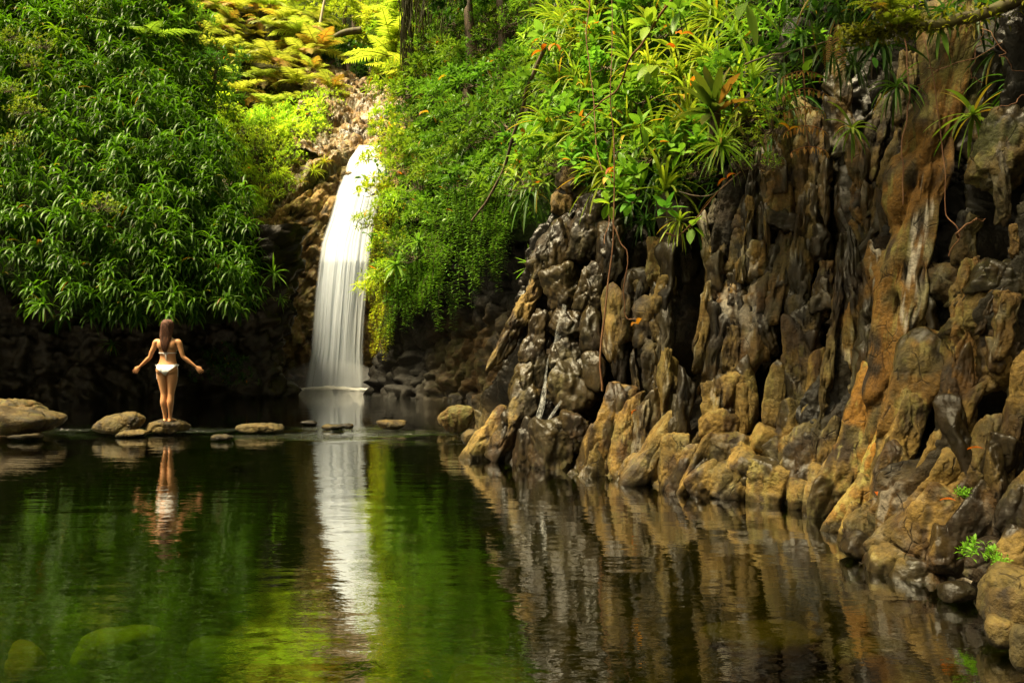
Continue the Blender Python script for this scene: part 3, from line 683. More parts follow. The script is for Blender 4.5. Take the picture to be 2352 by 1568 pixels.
# ------------------------------------------------------------------ ground, water, fall
def hill_mat(name, a, c, scale=2.5):
    m, nt, out = new_mat(name); b = NB(nt)
    pos = b.n('ShaderNodeNewGeometry').outputs['Position']
    n1 = b.noise(pos, scale, 6, .7); n2 = b.noise(pos, scale * 6, 4, .7)
    col = b.mix(b.ramp(b.math('ADD', b.math('MULTIPLY', n1, .6), b.math('MULTIPLY', n2, .4)), [(.35, 0.), (.65, 1.)]), a, c)
    bm = b.n('ShaderNodeBump', {'Height': n2, 'Strength': 1.0, 'Distance': .15})
    p = b.n('ShaderNodeBsdfPrincipled', {'Base Color': col, 'Roughness': .9, 'Specular IOR Level': .15, 'Normal': bm.outputs[0]})
    b.link(p.outputs[0], out.inputs[0]); return m
M_SOIL = hill_mat('dark_leafy_soil', (.012, .018, .006), (.04, .06, .012))
M_SLOPE = hill_mat('sunny_slope_soil', (.02, .018, .005), (.06, .06, .012))
M_FOREST = hill_mat('forest_floor_green', (.008, .014, .004), (.03, .05, .01), 1.2)

P_THICKET = Patch([[(-260, 610, 17.2), (-20, 610, 17.6), (80, 690, 17.7), (250, 722, 17.8), (420, 722, 18.0), (545, 712, 18.6), (590, 690, 19.8)],
                   [(-260, 520, 17.6), (-20, 520, 18.0), (80, 560, 18.0), (250, 560, 18.1), (420, 560, 18.4), (540, 560, 19.2), (582, 560, 20.6)],
                   [(-260, 330, 19.0), (-20, 330, 19.2), (80, 330, 19.3), (230, 330, 19.5), (390, 330, 20.0), (490, 340, 21.0), (545, 380, 22.6)],
                   [(-260, 130, 20.8), (-20, 130, 21.0), (80, 130, 21.2), (190, 130, 21.6), (300, 130, 22.0), (400, 150, 23.2), (470, 200, 25.2)],
                   [(-260, -110, 23.0), (-20, -110, 23.2), (70, -110, 23.4), (160, -110, 24.0), (250, -110, 24.6), (340, -110, 25.6), (430, -110, 27.6)]])
P_MID = Patch([[(596, 560, 25.3), (630, 520, 25.6), (690, 450, 26.2), (745, 385, 26.8)],
               [(560, 440, 26.2), (610, 420, 26.6), (670, 360, 27.4), (735, 320, 28.2)],
               [(500, 320, 27.5), (570, 310, 28.0), (650, 300, 28.6), (740, 290, 29.6)],
               [(450, 200, 29), (560, 270, 29.6), (660, 260, 30.2), (770, 215, 32)]])
P_FERN = Patch([[(430, 260, 29.5), (540, 290, 29.8), (640, 280, 30.3), (725, 268, 30.8), (775, 235, 31.8)],
                [(430, 150, 31.5), (540, 180, 31.7), (640, 180, 32.2), (715, 180, 33), (760, 165, 34)],
                [(420, 40, 34), (520, 80, 34.2), (630, 80, 34.8), (700, 100, 35.6), (745, 110, 36.6)],
                [(400, -60, 37), (510, -20, 37.4), (630, -10, 38), (710, 20, 39), (760, 50, 40)]])
P_CHUTE = Patch([[(752, 372, 27.4), (800, 350, 27.9), (850, 338, 28.0), (905, 345, 27.4)],
                 [(735, 330, 28.6), (790, 300, 29.4), (850, 295, 29.6), (910, 300, 28.6)],
                 [(755, 250, 30.6), (790, 235, 31.4), (845, 240, 31.8), (905, 245, 31)],
                 [(755, 180, 33.6), (785, 185, 34.2), (840, 205, 34.4), (905, 215, 33.6)],
                 [(700, 130, 37), (780, 165, 36.6), (850, 190, 36.4), (920, 200, 36)]])
P_BACK = Patch([[(380, 130, 38), (600, 60, 40), (760, 160, 39), (850, 190, 38.5), (960, 200, 38)],
                [(380, 30, 42), (600, 20, 43), (760, 60, 43), (850, 80, 43), (980, 80, 42)],
                [(380, -90, 47), (600, -100, 48), (760, -100, 48), (850, -100, 48), (1000, -100, 47)]])
P_RIGHT = Patch([[(862, 700, 22.0), (925, 690, 20.8), (985, 600, 19.2), (1050, 540, 17.4), (1120, 560, 16.0), (1200, 600, 14.4), (1255, 470, 13.2)],
                 [(856, 520, 22.8), (915, 520, 21.8), (985, 480, 20.0), (1050, 450, 18.4), (1120, 430, 16.8), (1200, 420, 15.0), (1260, 380, 13.6)],
                 [(880, 350, 24.6), (930, 350, 23.2), (990, 330, 21.4), (1060, 300, 19.6), (1130, 280, 17.8), (1200, 280, 16.0), (1290, 260, 14.2)],
                 [(885, 180, 27.5), (930, 170, 25.6), (990, 160, 23.4), (1060, 140, 21.2), (1130, 130, 19.2), (1200, 130, 17.2), (1290, 120, 15.2)],
                 [(850, -90, 33), (930, -90, 29.5), (1000, -90, 26), (1070, -90, 23.2), (1140, -90, 21), (1210, -90, 18.6), (1310, -90, 16.4)]])
P_TOP = Patch([[(1250, 440, 11.8), (1310, 385, 11.0), (1400, 440, 10.0), (1500, 505, 9.3), (1600, 480, 8.8), (1690, 370, 8.4), (1760, 270, 8.0)],
               [(1240, 330, 12.4), (1310, 310, 11.5), (1400, 330, 10.5), (1500, 360, 9.8), (1600, 340, 9.2), (1690, 270, 8.8), (1770, 190, 8.3)],
               [(1250, 170, 13.4), (1320, 170, 12.4), (1400, 180, 11.3), (1500, 190, 10.5), (1600, 180, 9.8), (1700, 140, 9.3), (1790, 100, 8.7)],
               [(1270, -60, 15), (1340, -60, 13.8), (1420, -60, 12.6), (1510, -60, 11.6), (1610, -60, 10.8), (1710, -70, 10.2), (1820, -70, 9.4)],
               [(1290, -300, 17), (1360, -300, 16), (1440, -300, 14.6), (1530, -300, 13.6), (1620, -300, 12.8), (1740, -300, 12), (1850, -300, 11)]])
def struct(name, me, kind='structure'): return tag(link(name, me), kind=kind)
struct('hillside', P_THICKET.sheet('hillside', M_SOIL, .75, (70, 60), .5, 11, .05))
struct('hillside', P_MID.sheet('hillside', M_SLOPE, .35, (50, 50), .35, 12, .25))
struct('hillside', P_FERN.sheet('hillside', M_SLOPE, .5, (50, 50), .4, 13, .2))
struct('hillside', P_BACK.sheet('hillside', M_SOIL, .8, (60, 40), .8, 14, .4))
struct('hillside', P_RIGHT.sheet('hillside', M_SOIL, 1.0, (80, 60), .4, 15, .02, .10))
struct('hillside', P_TOP.sheet('hillside', M_SOIL, .55, (80, 60), .3, 16, .04))
# steep stony stream bed above the lip
def chute():
    u, v = np.meshgrid(np.linspace(-.35, 1.2, 150), np.linspace(0, 1, 170))
    P = P_CHUTE.ev(u, v); N = P_CHUTE.normal(np.clip(u, .05, .95), np.clip(v, .05, .95)); f = (u - np.clip(u, 0, 1))
    P[..., 0] += f * 3.0; P[..., 2] += np.abs(f) * 1.2
    a1, a2, ia = worley2(P[..., 0] * 2.6, P[..., 1] * 1.3 + P[..., 2] * 1.4, 61); b1, b2, ib = worley2(P[..., 0] * 7, P[..., 1] * 3 + P[..., 2] * 4, 62)
    d = .30 * (ia - .5) + .22 * (1 - a1 ** 2) + .09 * (ib - .5) + .09 * (1 - b1 ** 2) + .25 * fbm(P, 4, 63) - .2
    P = P + N * d[..., None]
    C, w = rock_paint(P * .7, grid_nz(P), dict(ochre=.6, wet=.7 * sstep(.40, .6, .5 + fbm(P * 1.4, 3, 66)), lichen=.22), 'chute')
    return mesh_np('stream_bed', P.reshape(-1, 3), grid_faces(170, 150), M_CHUTE, {'rc': C, 'rw': w})
P_STRIP = Patch([[(560, 545, 26.0), (600, 515, 26.0), (650, 470, 26.2), (705, 405, 26.8), (765, 358, 27.3), (815, 348, 27.6)],
                 [(530, 470, 26.8), (580, 450, 26.9), (630, 420, 27.2), (690, 360, 28.0), (745, 325, 28.6), (800, 318, 28.8)],
                 [(500, 380, 28.2), (560, 370, 28.4), (610, 350, 28.8), (670, 310, 29.6), (740, 285, 30.2), (790, 270, 30.8)]])
def strip():
    u, v = np.meshgrid(np.linspace(0, 1, 170), np.linspace(-.12, 1, 110)); P = P_STRIP.ev(u, np.clip(v, 0, 1)); P[..., 2] += np.minimum(v, 0) * 6; P[..., 1] -= np.minimum(v, 0) * 2
    a1, a2, ia = worley2(P[..., 0] * 2.4, P[..., 2] * 2.2 + P[..., 1], 64); b1, b2, ib = worley2(P[..., 0] * 6.5, P[..., 2] * 6 + P[..., 1] * 2, 65)
    d = .22 * (ia - .5) + .16 * (1 - a1 ** 2) + .10 * (ib - .5) + .07 * (1 - b1 ** 2) + .3 * fbm(P * .9, 4, 67) - .15
    P = P + np.array([-.1, -.75, .6]) * d[..., None]
    C, w = rock_paint(P * .8, grid_nz(P), dict(ochre=.5, moss=.5 * sstep(-.1, .2, fbm(P, 3, 4)), wet=.3, lichen=.25), 'chute')
    return mesh_np('rocky_slope', P.reshape(-1, 3), grid_faces(110, 170), M_CHUTE, {'rc': C, 'rw': w})
M_CHUTE = rock_mat('stony_stream_bed', 1.5, .5)
struct('stream_bed', chute()); struct('rocky_slope', strip())
# gorge sides beyond the frame, open sky above the pool
def ring(name, poly, prof, mat, seed, amp, ds=.5):
    P, s = resample(poly, ds); N = inward(P, 9, 1); zs = np.linspace(0, 1, 24)
    z = np.interp(zs, *prof[0]); of = np.interp(zs, *prof[1])
    Q = np.zeros((24, len(P), 3)); Q[..., 0] = P[None, :, 0] + N[None, :, 0] * of[:, None]; Q[..., 1] = P[None, :, 1] + N[None, :, 1] * of[:, None]; Q[..., 2] = z[:, None]
    Q += (fbm(Q * .45, 4, seed) * amp)[..., None] * np.array([1, 1, .5])
    return mesh_np(name, Q.reshape(-1, 3), grid_faces(24, len(P)), mat)
struct('gorge_side', ring('gorge_side', [(4.6, -4.5), (3.5, -9), (-2, -11.5), (-9, -11), (-15, -6), (-18, 2), (-19.5, 9), (-19.5, 16), (-18, 22), (-19, 30), (-24, 44)],
       (([0, .15, .5, 1], [-1, 2.5, 7, 11]), ([0, .15, .5, 1], [0, .6, 3, 8])), M_FOREST, 91, 1.6))
struct('gorge_side', ring('gorge_side', [(16, 44), (11, 36), (8, 28), (7, 20), (6.2, 14), (6.0, 9), (6.2, 5), (6.0, 1), (5.6, -3), (4.6, -6)],
       (([0, .2, .5, 1], [2.5, 5.2, 8, 12]), ([0, .2, .5, 1], [-1.6, -.4, 2, 6])), M_FOREST, 92, 1.0))
u = np.linspace(-1, 1, 40); U_, V_ = np.meshgrid(u, np.linspace(0, 1, 20))
BQ = np.stack([U_ * 34, 50 - 6 * U_ ** 2 + V_ * 8, 6 + V_ * 22 + 2 * fbm(np.stack([U_ * 6, V_ * 4, 0 * U_], -1), 3, 5)], -1)
struct('hillside', mesh_np('hillside', BQ.reshape(-1, 3), grid_faces(20, 40), M_SOIL))

# --- bed of the pool and its water
xs = np.linspace(-24, 12, 300); ys = np.concatenate([np.linspace(-13, 2, 30), np.linspace(2.2, 9, 170), np.linspace(9.2, 29, 90)])
X, Y = np.meshgrid(xs, ys)
PB = np.stack([X, Y, 0 * X], -1)
a1, a2, ia = worley2(X / .75, Y / .75, 71); b1, b2, ib = worley2(X / .28, Y / .28, 72)
Zb = -.85 + .30 * fbm(PB * .35, 3, 73) + .22 * (ia - .4) * (1 - a1 ** 2) + .07 * (1 - b1 ** 2) * ib
riff = np.exp(-((Y - 12.8) / 1.2) ** 2); Zb = Zb * (1 - .72 * riff) - .03
dx = np.min(np.stack([np.hypot(X - bx, Y - by) for bx, by in BP[::25]]), 0)
Zb = np.maximum(Zb, -.15 - .35 * dx)
def bed_mat():
    m, nt, out = new_mat('pool_bed_stones'); b = NB(nt)
    pos = b.n('ShaderNodeNewGeometry').outputs['Position']
    x = b.n('ShaderNodeSeparateXYZ', {0: pos}).outputs[0]
    n1 = b.noise(pos, 1.1, 5, .6, .5); n2 = b.noise(pos, 6, 5, .65)
    f = b.math('ADD', b.math('MULTIPLY', x, .22), b.math('MULTIPLY', n1, 1.6))
    alg = b.mix(b.ramp(n2, [(.35, 0.), (.7, 1.)]), (.008, .012, .002), (.034, .040, .004))
    brn = b.mix(b.ramp(n2, [(.35, 0.), (.7, 1.)]), (.02, .010, .003), (.10, .045, .011))
    col = b.mix(b.ramp(f, [(.55, 0.), (1.3, 1.)]), alg, brn)
    p = b.n('ShaderNodeBsdfPrincipled', {'Base Color': col, 'Roughness': .8, 'Specular IOR Level': .2}); b.link(p.outputs[0], out.inputs[0]); return m
M_BED = bed_mat()
struct('pool_bed', mesh_np('pool_bed', np.stack([X, Y, Zb], -1).reshape(-1, 3), grid_faces(len(ys), len(xs)), M_BED))
def water_mat():
    m, nt, out = new_mat('still_pool_water'); b = NB(nt)
    pos = b.n('ShaderNodeNewGeometry').outputs['Position']
    sp = b.n('ShaderNodeSeparateXYZ', {0: pos}); x, y = sp.outputs[0], sp.outputs[1]
    # wind-still pool, broken where it runs over the stone bar and under the fall
    yb = b.math('SUBTRACT', y, b.math('ADD', 12.9, b.math('MULTIPLY', b.math('ADD', x, 4.0), -.10)))
    bar = b.math('POWER', 2.718, b.math('MULTIPLY', b.math('MULTIPLY', yb, yb), -1.6))
    bar = b.math('MULTIPLY', bar, b.ramp(b.noise(b.mapping(pos, (.5, 1.1, 1)), 1.3, 3), [(.42, 0.), (.6, 1.)]))
    pl = b.ramp(b.math('DIVIDE', b.math('SUBTRACT', y, 17.0), 7.0), [(0., 0.), (1., 1.)])
    w1 = b.noise(b.mapping(pos, (.55, 1.5, 1)), 2.2, 2, .5)
    w2 = b.noise(b.mapping(pos, (.8, 1.6, 1)), 9, 3, .6)
    w3 = b.noise(b.mapping(pos, (.7, 1.5, 1)), 22, 3, .6)
    near = b.math('ADD', b.math('MULTIPLY', w1, .55), b.math('MULTIPLY', w2, .12))
    amp = b.math('ADD', b.math('MULTIPLY', bar, 2.2), b.math('MULTIPLY', pl, .8))
    h = b.math('ADD', near, b.math('MULTIPLY', b.math('ADD', w3, b.math('MULTIPLY', w2, 2.4)), amp))
    bm = b.n('ShaderNodeBump', {'Height': h, 'Strength': 1.0, 'Distance': .0105})
    nrm = bm.outputs[0]
    lw = b.n('ShaderNodeLayerWeight', {'Blend': .5, 'Normal': nrm}).outputs['Facing']
    refl = b.math('ADD', .03, b.math('MULTIPLY', b.math('POWER', lw, 2.5), .97), True)
    gl = b.n('ShaderNodeBsdfGlossy', {'Color': (1, 1, 1, 1), 'Roughness': .02, 'Normal': nrm})
    tr = b.n('ShaderNodeBsdfTransparent', {'Color': (.22, .29, .07, 1)})
    mx = b.n('ShaderNodeMixShader', {0: refl, 1: tr.outputs[0], 2: gl.outputs[0]})
    b.link(mx.outputs[0], out.inputs[0]); return m
wx = np.linspace(-24, 12, 60); wy = np.linspace(-13, 29, 70); X, Y = np.meshgrid(wx, wy)
struct('pool_water', mesh_np('pool_water', np.stack([X, Y, 0 * X], -1).reshape(-1, 3), grid_faces(70, 60), water_mat()))
# stones under the water
def sunk(px, py, w, h, seed, label, dz=-.22, tint=(.14, .15, .015)):
    c = wl(px, py); D = c[1]; c[2] = dz
    hw = w / FP * D * .5
    me = rock_lump('submerged_boulder', (0, 0, 0), lean_axes(0, random.uniform(-15, 15)), (hw * 1.1, hw * .6, .10), seed, 4, 4, 8, False, .06, {}, plain_mat('algae_stone', tint, .8, scale=6))
    o = link('submerged_boulder', me, loc=c * np.array([1.0 + .17, 1.17, 1]))
    tag(o, label, 'boulder')
sunk(258, 1510, 235, 90, 51, 'big olive algae covered boulder lying under the clear water', -.2, (.30, .30, .03))
sunk(500, 1500, 200, 70, 52, 'dim green sunken boulder beside the big olive one', -.24, (.14, .16, .015))
sunk(60, 1535, 110, 40, 53, 'small golden sunken stone on the far side of the big olive one', -.2, (.32, .22, .03))
sunk(640, 1550, 170, 60, 54, 'bright green sunken boulder at the bottom edge under the white reflection', -.2, (.16, .18, .012))
sunk(600, 1420, 180, 50, 55, 'murky brown sunken boulder below the yellow green reflection', -.36, (.12, .09, .02))
sunk(200, 1420, 150, 40, 56, 'faint dark green sunken boulder farther out than the big olive one', -.3, (.09, .11, .015))
sunk(1140, 1540, 260, 50, 57, 'dark brown sunken slab under the deepest shadow of the pool', -.34, (.1, .06, .02))
sunk(1750, 1460, 280, 60, 58, 'rust brown sunken slab near the foot of the cliff', -.3, (.2, .09, .025))
sunk(2000, 1500, 200, 50, 59, 'rounded brown sunken stone close to the tan rocks', -.25, (.17, .08, .025))

# --- the waterfall: three thin curved sheets of falling water with streaks, one behind the other
def fall_mat(name, seed, dens, lowfade):
    m, nt, out = new_mat(name); b = NB(nt)
    a_ = lambda k: b.n('ShaderNodeAttribute', attribute_name=k).outputs['Fac']
    u, v, e = a_('across'), a_('down'), a_('edge')
    vec = b.n('ShaderNodeCombineXYZ', {0: b.math('MULTIPLY', u, 1.0), 1: b.math('MULTIPLY', v, .12), 2: float(seed)}).outputs[0]
    n1 = b.noise(vec, 5.5, 3, .55); n2 = b.noise(vec, 22, 3, .6); n3 = b.noise(vec, 70, 2, .5)
    s = b.math('ADD', b.math('ADD', b.math('MULTIPLY', n1, .62), b.math('MULTIPLY', n2, .30)), b.math('MULTIPLY', n3, .08))
    st = b.ramp(s, [(.28, 0.), (.54, 1.)])
    full = b.ramp(v, [(0., 1.), (.16, 1.), (.42, .7), (.8, .5), (1., .8)])
    al = b.math('ADD', b.math('MULTIPLY', full, .75), b.math('MULTIPLY', st, dens), True)
    al = b.math('MULTIPLY', al, b.ramp(v, [(0., 1.), (.25, .96), (.8, lowfade), (1., lowfade)]))
    al = b.math('MULTIPLY', al, e, True)
    d = b.n('ShaderNodeBsdfDiffuse', {'Color': (.84, .90, 1.0, 1)})
    t = b.n('ShaderNodeBsdfTranslucent', {'Color': (.84, .90, 1.0, 1)})
    w = b.n('ShaderNodeMixShader', {0: .5, 1: d.outputs[0], 2: t.outputs[0]})
    tr = b.n('ShaderNodeBsdfTransparent')
    mx = b.n('ShaderNodeMixShader', {0: al, 1: tr.outputs[0], 2: w.outputs[0]})
    b.link(mx.outputs[0], out.inputs[0]); return m
FL = np.array([(824, 336), (802, 365), (776, 430), (756, 500), (736, 560), (722, 680), (712, 800), (696, 889)], float)
FR = np.array([(900, 336), (897, 370), (884, 420), (870, 480), (857, 540), (848, 620), (840, 720), (836, 800), (838, 889)], float)
FD = lambda py: np.interp(py, [330, 350, 380, 450, 600, 889], [28.1, 27.5, 27.0, 26.3, 25.4, 24.9])
def fall_sheet(off, shr, name, mat, bulge=.22, parent=None):
    nu_, nv_ = 110, 140
    py = np.linspace(334, 889, nv_)[:, None]
    l = np.interp(py, FL[:, 1], FL[:, 0]); r = np.interp(py, FR[:, 1], FR[:, 0]); t = np.linspace(0, 1, nu_)[None]
    px = l + (r - l) * (shr + t * (1 - 2 * shr)); D = FD(py) + off - bulge * np.sin(np.pi * t) * (1 + .6 * (py - 334) / 555)
    fl = np.stack([t * 14 + 0 * py, 0 * t + (py - 334) / 40, 0 * t + 0 * py + off * 9], -1)
    D = D + .06 * fbm(fl * np.array([1.1, .12, 1]), 3, 5, .6)
    V = np.stack([(px - 1176) / FP * D, D + 0 * px, CAMH - (py - 784) / FP * D], -1)
    V[..., 2] = np.maximum(V[..., 2], .0)
    e = sstep(0, .10, t) * sstep(1, .90, t) * np.ones_like(py)
    e = np.maximum(e, sstep(420, 350, py) * sstep(0, .03, t) * sstep(1, .97, t))
    dn = (py - 334) / 555 + 0 * t; ac = t * 1.9 + 0 * py
    return link(name, mesh_np(name, V.reshape(-1, 3) - np.array(parent.location), grid_faces(nv_, nu_), mat, {'across': ac.ravel(), 'down': dn.ravel(), 'edge': e.ravel()}), parent)
fall = empty('waterfall', (-5.5, 25.1, 0), 'tall silky white waterfall pouring over the lip into the dark pool', 'waterfall')
fall_sheet(0, 0, 'water_veil', fall_mat('falling_water_front', 3, .85, .95), .14, fall)
fall_sheet(.18, .05, 'water_veil', fall_mat('falling_water_middle', 11, .75, .8), .2, fall)
fall_sheet(.36, .0, 'water_veil', fall_mat('falling_water_rear', 23, .55, .6), .15, fall)
# foam where it lands: low mounds of froth
def foam():
    r = np.random.default_rng(5); Vs, Fs, n = [], [], 0
    D0, F0 = ico(3)
    for i in range(46):
        px = r.uniform(632, 862); w = r.uniform(.12, .42); hh = r.uniform(.012, .035) + .10 * math.exp(-((px - 770) / 60) ** 2) * r.random()
        c = np.array([(px - 1176) / FP * 24.7, 24.55 + r.uniform(-.25, .3), 0.0])
        V = D0 * np.array([w, w * .5, hh]) * (1 + .3 * fbm(D0 * 3 + i, 3, i))[:, None] + c
        Vs.append(V); Fs.append(F0 + n); n += len(V)
    return np.concatenate(Vs), np.concatenate(Fs)
V, F = foam()
link('foam', mesh_np('foam', V - np.array(fall.location), F, plain_mat('white_froth', (.78, .77, .74), .9)), fall)
m, nt, out = new_mat('spray_mist'); b = NB(nt)
pv = b.n('ShaderNodeVolumePrincipled', {'Color': (.95, .97, 1.0, 1), 'Density': .30}); b.link(pv.outputs[0], out.inputs['Volume'])
D0, F0 = ico(3); tag(link('mist', mesh_np('mist', D0 * np.array([1.75, .8, .95]), F0, m), loc=(-5.55, 24.35, .0)), kind='stuff')
# thin trickles down the black seep
def trickle(pts, r0, label):
    P = []
    for px, py in pts:
        q = on_cliff(px, py); P.append(at(px, py, q[1] - .10))
    P = curve_pts(P, 30); V, F = tube(P, r0 * (1 + .5 * np.sin(np.linspace(0, 9, 30))), 6)
    m, nt, out = new_mat('trickling_water'); b = NB(nt)
    d = b.n('ShaderNodeBsdfPrincipled', {'Base Color': (.75, .76, .75, 1), 'Roughness': .25})
    pos = b.n('ShaderNodeNewGeometry').outputs['Position']
    al = b.ramp(b.noise(b.mapping(pos, (1, 1, .2)), 30, 3), [(.4, .02), (.7, .3)])
    mx = b.n('ShaderNodeMixShader', {0: al, 1: b.n('ShaderNodeBsdfTransparent').outputs[0], 2: d.outputs[0]}); b.link(mx.outputs[0], out.inputs[0])
    tag(link('water_trickle', mesh_np('water_trickle', V, F, m)), label, 'trickle')
trickle([(1297, 700), (1288, 740), (1276, 790), (1258, 830), (1252, 880), (1245, 930), (1228, 985)], .026, 'thin white trickle of water running down the black seep')
trickle([(1290, 920), (1262, 960), (1240, 990), (1222, 1010)], .012, 'short faint trickle splitting off low on the black seep')
# ------------------------------------------------------------------ vegetation
r5 = np.random.default_rng(55)
# --- thicket of strap-leaved rosettes over the dark bank
DK = ((.012, .055, .003), (.115, .265, .012))
def thicket_mesh(i):
    mb = MB(); r = np.random.default_rng(500 + i)
    for k in range(5):
        c = np.array([r.uniform(-.38, .38), r.uniform(-.28, .08), r.uniform(-.34, .34)]) * (k > 0)
        rosette(mb, c, unit([r.uniform(-.5, .5), r.uniform(-.9, -.3), r.uniform(.6, 1.0)]), 14, r.uniform(.36, .48), .043, r, (1.3, 2.9), 5, DK, .02, (72, -30), stem=.12)
    return mb.mesh('strappy_rosette', M_LEAF)
TH = [thicket_mesh(i) for i in range(8)]
th = P_THICKET.scatter(300, .52, r5, -.05)
copies('strappy_plant', TH, th, 'dark green plant with arching strappy leaves in the thicket above the shaded bank', 'plant', 'strappy plants of the thicket', rots=(-.9, .9), scales=(.85, 1.2),
       tint=lambda i, p: tuple(np.array([1, 1, 1]) * r5.uniform(.6, 1.05) * (np.array([1.5, 1.15, 1.0]) if p[0] < -11.6 and p[2] > 5 and r5.random() < .4 else 1)))
def mass(name, meshes, P, r, scales, tints, mat, rots=(-1, 1)):
    """the deeper, uncountable growth as one object"""
    Vs, Fs, Ts, n = [], [], [], 0
    for p in P:
        me = meshes[int(r.integers(len(meshes)))]; nv = len(me.vertices)
        V = np.empty(nv * 3, np.float32); me.vertices.foreach_get('co', V); V = V.reshape(-1, 3)
        Fq = np.empty(len(me.polygons) * 4, np.int32); me.loops.foreach_get('vertex_index', Fq)
        T = np.empty(nv * 4, np.float32); me.attributes['tint'].data.foreach_get('color', T)
        a = r.uniform(*rots); s = r.uniform(*scales); c, sn = math.cos(a), math.sin(a)
        V = (V @ np.array([[c, sn, 0], [-sn, c, 0], [0, 0, 1]])) * s + p
        Vs.append(V); Fs.append(Fq.reshape(-1, 4) + n); Ts.append(T.reshape(-1, 4)[:, :3] * np.asarray(tints) * r.uniform(.8, 1.2)); n += nv
    return tag(link(name, mesh_np(name, np.concatenate(Vs), np.concatenate(Fs), mat, {'tint': np.concatenate(Ts)})), kind='stuff')
fill = P_THICKET.scatter(420, .40, r5, .32)
mass('undergrowth', TH[:4], fill, r5, (.75, 1.05), (.85, .9, .9), M_LEAF)
# --- shrubs of several kinds
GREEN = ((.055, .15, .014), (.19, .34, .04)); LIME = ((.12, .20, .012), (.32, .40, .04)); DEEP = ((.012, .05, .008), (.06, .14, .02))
SH_BIG = [shrub_mesh('broad_leaf', np.random.default_rng(600 + i), (.62, .55, .6), 40, 6, .21, .075, GREEN, PROF_OBOV, .006) for i in range(5)]
SH_SMALL = [shrub_mesh('small_leaf', np.random.default_rng(620 + i), (.6, .55, .6), 90, 6, .085, .034, GREEN, PROF_OVAL, .006, segs=2) for i in range(4)]
SH_LONG = [shrub_mesh('lance_leaf', np.random.default_rng(640 + i), (.6, .5, .6), 40, 7, .26, .05, GREEN, PROF_OVAL, .006, droop=(.5, 1.1)) for i in range(4)]
W1 = lambda a, b_, base=(1, 1, 1): (lambda i, p: tuple(np.array(base) * r5.uniform(a, b_) * np.array([r5.uniform(.9, 1.25), 1, 1])))
# yellowish round-leaved shrubs among the thicket
ysp = np.array([at(px, py, D) for px, py, D in [(30, 90, 20.3), (70, 150, 20.2), (20, 210, 19.6), (95, 110, 20.4), (60, 260, 19.2), (35, 330, 18.8), (235, 480, 17.9)]])
copies('round_leaf_shrub', SH_SMALL, ysp, 'yellowish round leaved shrub poking out of the dark strappy thicket', 'shrub', 'yellowish shrubs in the thicket', tint=W1(.8, 1.2, (1.4, 1.0, .8)), scales=(.5, .8), rots=(-.8, .8))
# dark shrubs where the thicket meets the sunny slope
p1 = [at(px, py, D) for px, py, D in [(300, 20, 24.4), (345, 60, 24.6), (380, 10, 25.2), (400, 80, 25), (420, 140, 25.2), (450, 60, 26), (440, 210, 25), (480, 190, 26), (500, 250, 25.4), (470, 130, 26.4), (350, 0, 25), (395, 190, 24)]]
copies('dense_shrub', SH_BIG + SH_LONG, p1, 'deep green shrub on the ridge between the dark thicket and the ferny slope', 'shrub', 'deep green shrubs on the ridge', tint=W1(.7, 1.2), scales=(.9, 1.5), rots=(-.8, .8))
tr_small = empty('small_tree', at(490, 300, 25.0), 'small dark tree with a thin bare trunk beside the thicket', 'tree')
V, F = tube(curve_pts([(0, 0, -.6), (.03, 0, .5), (-.05, .05, 1.2), (.1, 0, 1.9)], 12), np.linspace(.09, .05, 12), 8); link('trunk', MB().add(V, F, (.05, .035, .02)).mesh('trunk', M_BARK), tr_small)
mb = MB(); rr = np.random.default_rng(9)
cm, _ = shrub_mesh('crown', np.random.default_rng(9), (1.0, .9, .75), 110, 7, .17, .05, DEEP, PROF_OVAL); link('crown', cm, tr_small, loc=(.1, 0, 1.9))
# slope beside the fall: shrubs, tufts
TUFT = []
for i in range(5):
    mb = MB(); rosette(mb, (0, 0, 0), (0, -.45, .9), 34, .5, .03, np.random.default_rng(700 + i), (.8, 1.7), 5, ((.11, .20, .015), (.30, .42, .05)), .08, (82, 0)); TUFT.append(mb.mesh('grass_tuft', M_LEAF))
def above_rock(p):
    px, py = proj(p); return py < np.interp(px, [560, 600, 640, 665, 690, 740, 790], [505, 490, 465, 400, 335, 300, 235])
ps = P_MID.scatter(58, .58, r5, -.05, keep=above_rock)
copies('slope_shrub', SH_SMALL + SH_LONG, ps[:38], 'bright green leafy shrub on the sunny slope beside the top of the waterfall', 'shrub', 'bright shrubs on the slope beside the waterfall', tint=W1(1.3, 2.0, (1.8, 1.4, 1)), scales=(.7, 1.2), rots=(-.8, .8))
copies('grass_tuft', TUFT, ps[38:], 'bright yellow green grass tuft among the shrubs on the slope beside the waterfall', 'grass', 'tufts on the slope beside the waterfall', tint=W1(.9, 1.4), scales=(.8, 1.3))
copies('grass_tuft', TUFT, [at(px, py, D) for px, py, D in [(610, 470, 25.4), (590, 490, 25.2), (635, 455, 25.7), (600, 445, 25.8), (720, 395, 26.6), (745, 375, 26.9), (690, 420, 26.2)]], 'yellow green grass tuft on the lip of the brown rock face left of the fall'.replace('left of', 'beside'), 'grass', 'tufts on the brown rock lip', tint=W1(1.1, 1.6, (1.3, 1.1, 1)), scales=(.7, 1.1))
fillm = P_MID.scatter(150, .3, r5, .1, keep=above_rock)
mass('undergrowth', TUFT[:2] + [SH_SMALL[0][0]], fillm, r5, (.5, .9), (1.4, 1.2, 1), M_LEAF)
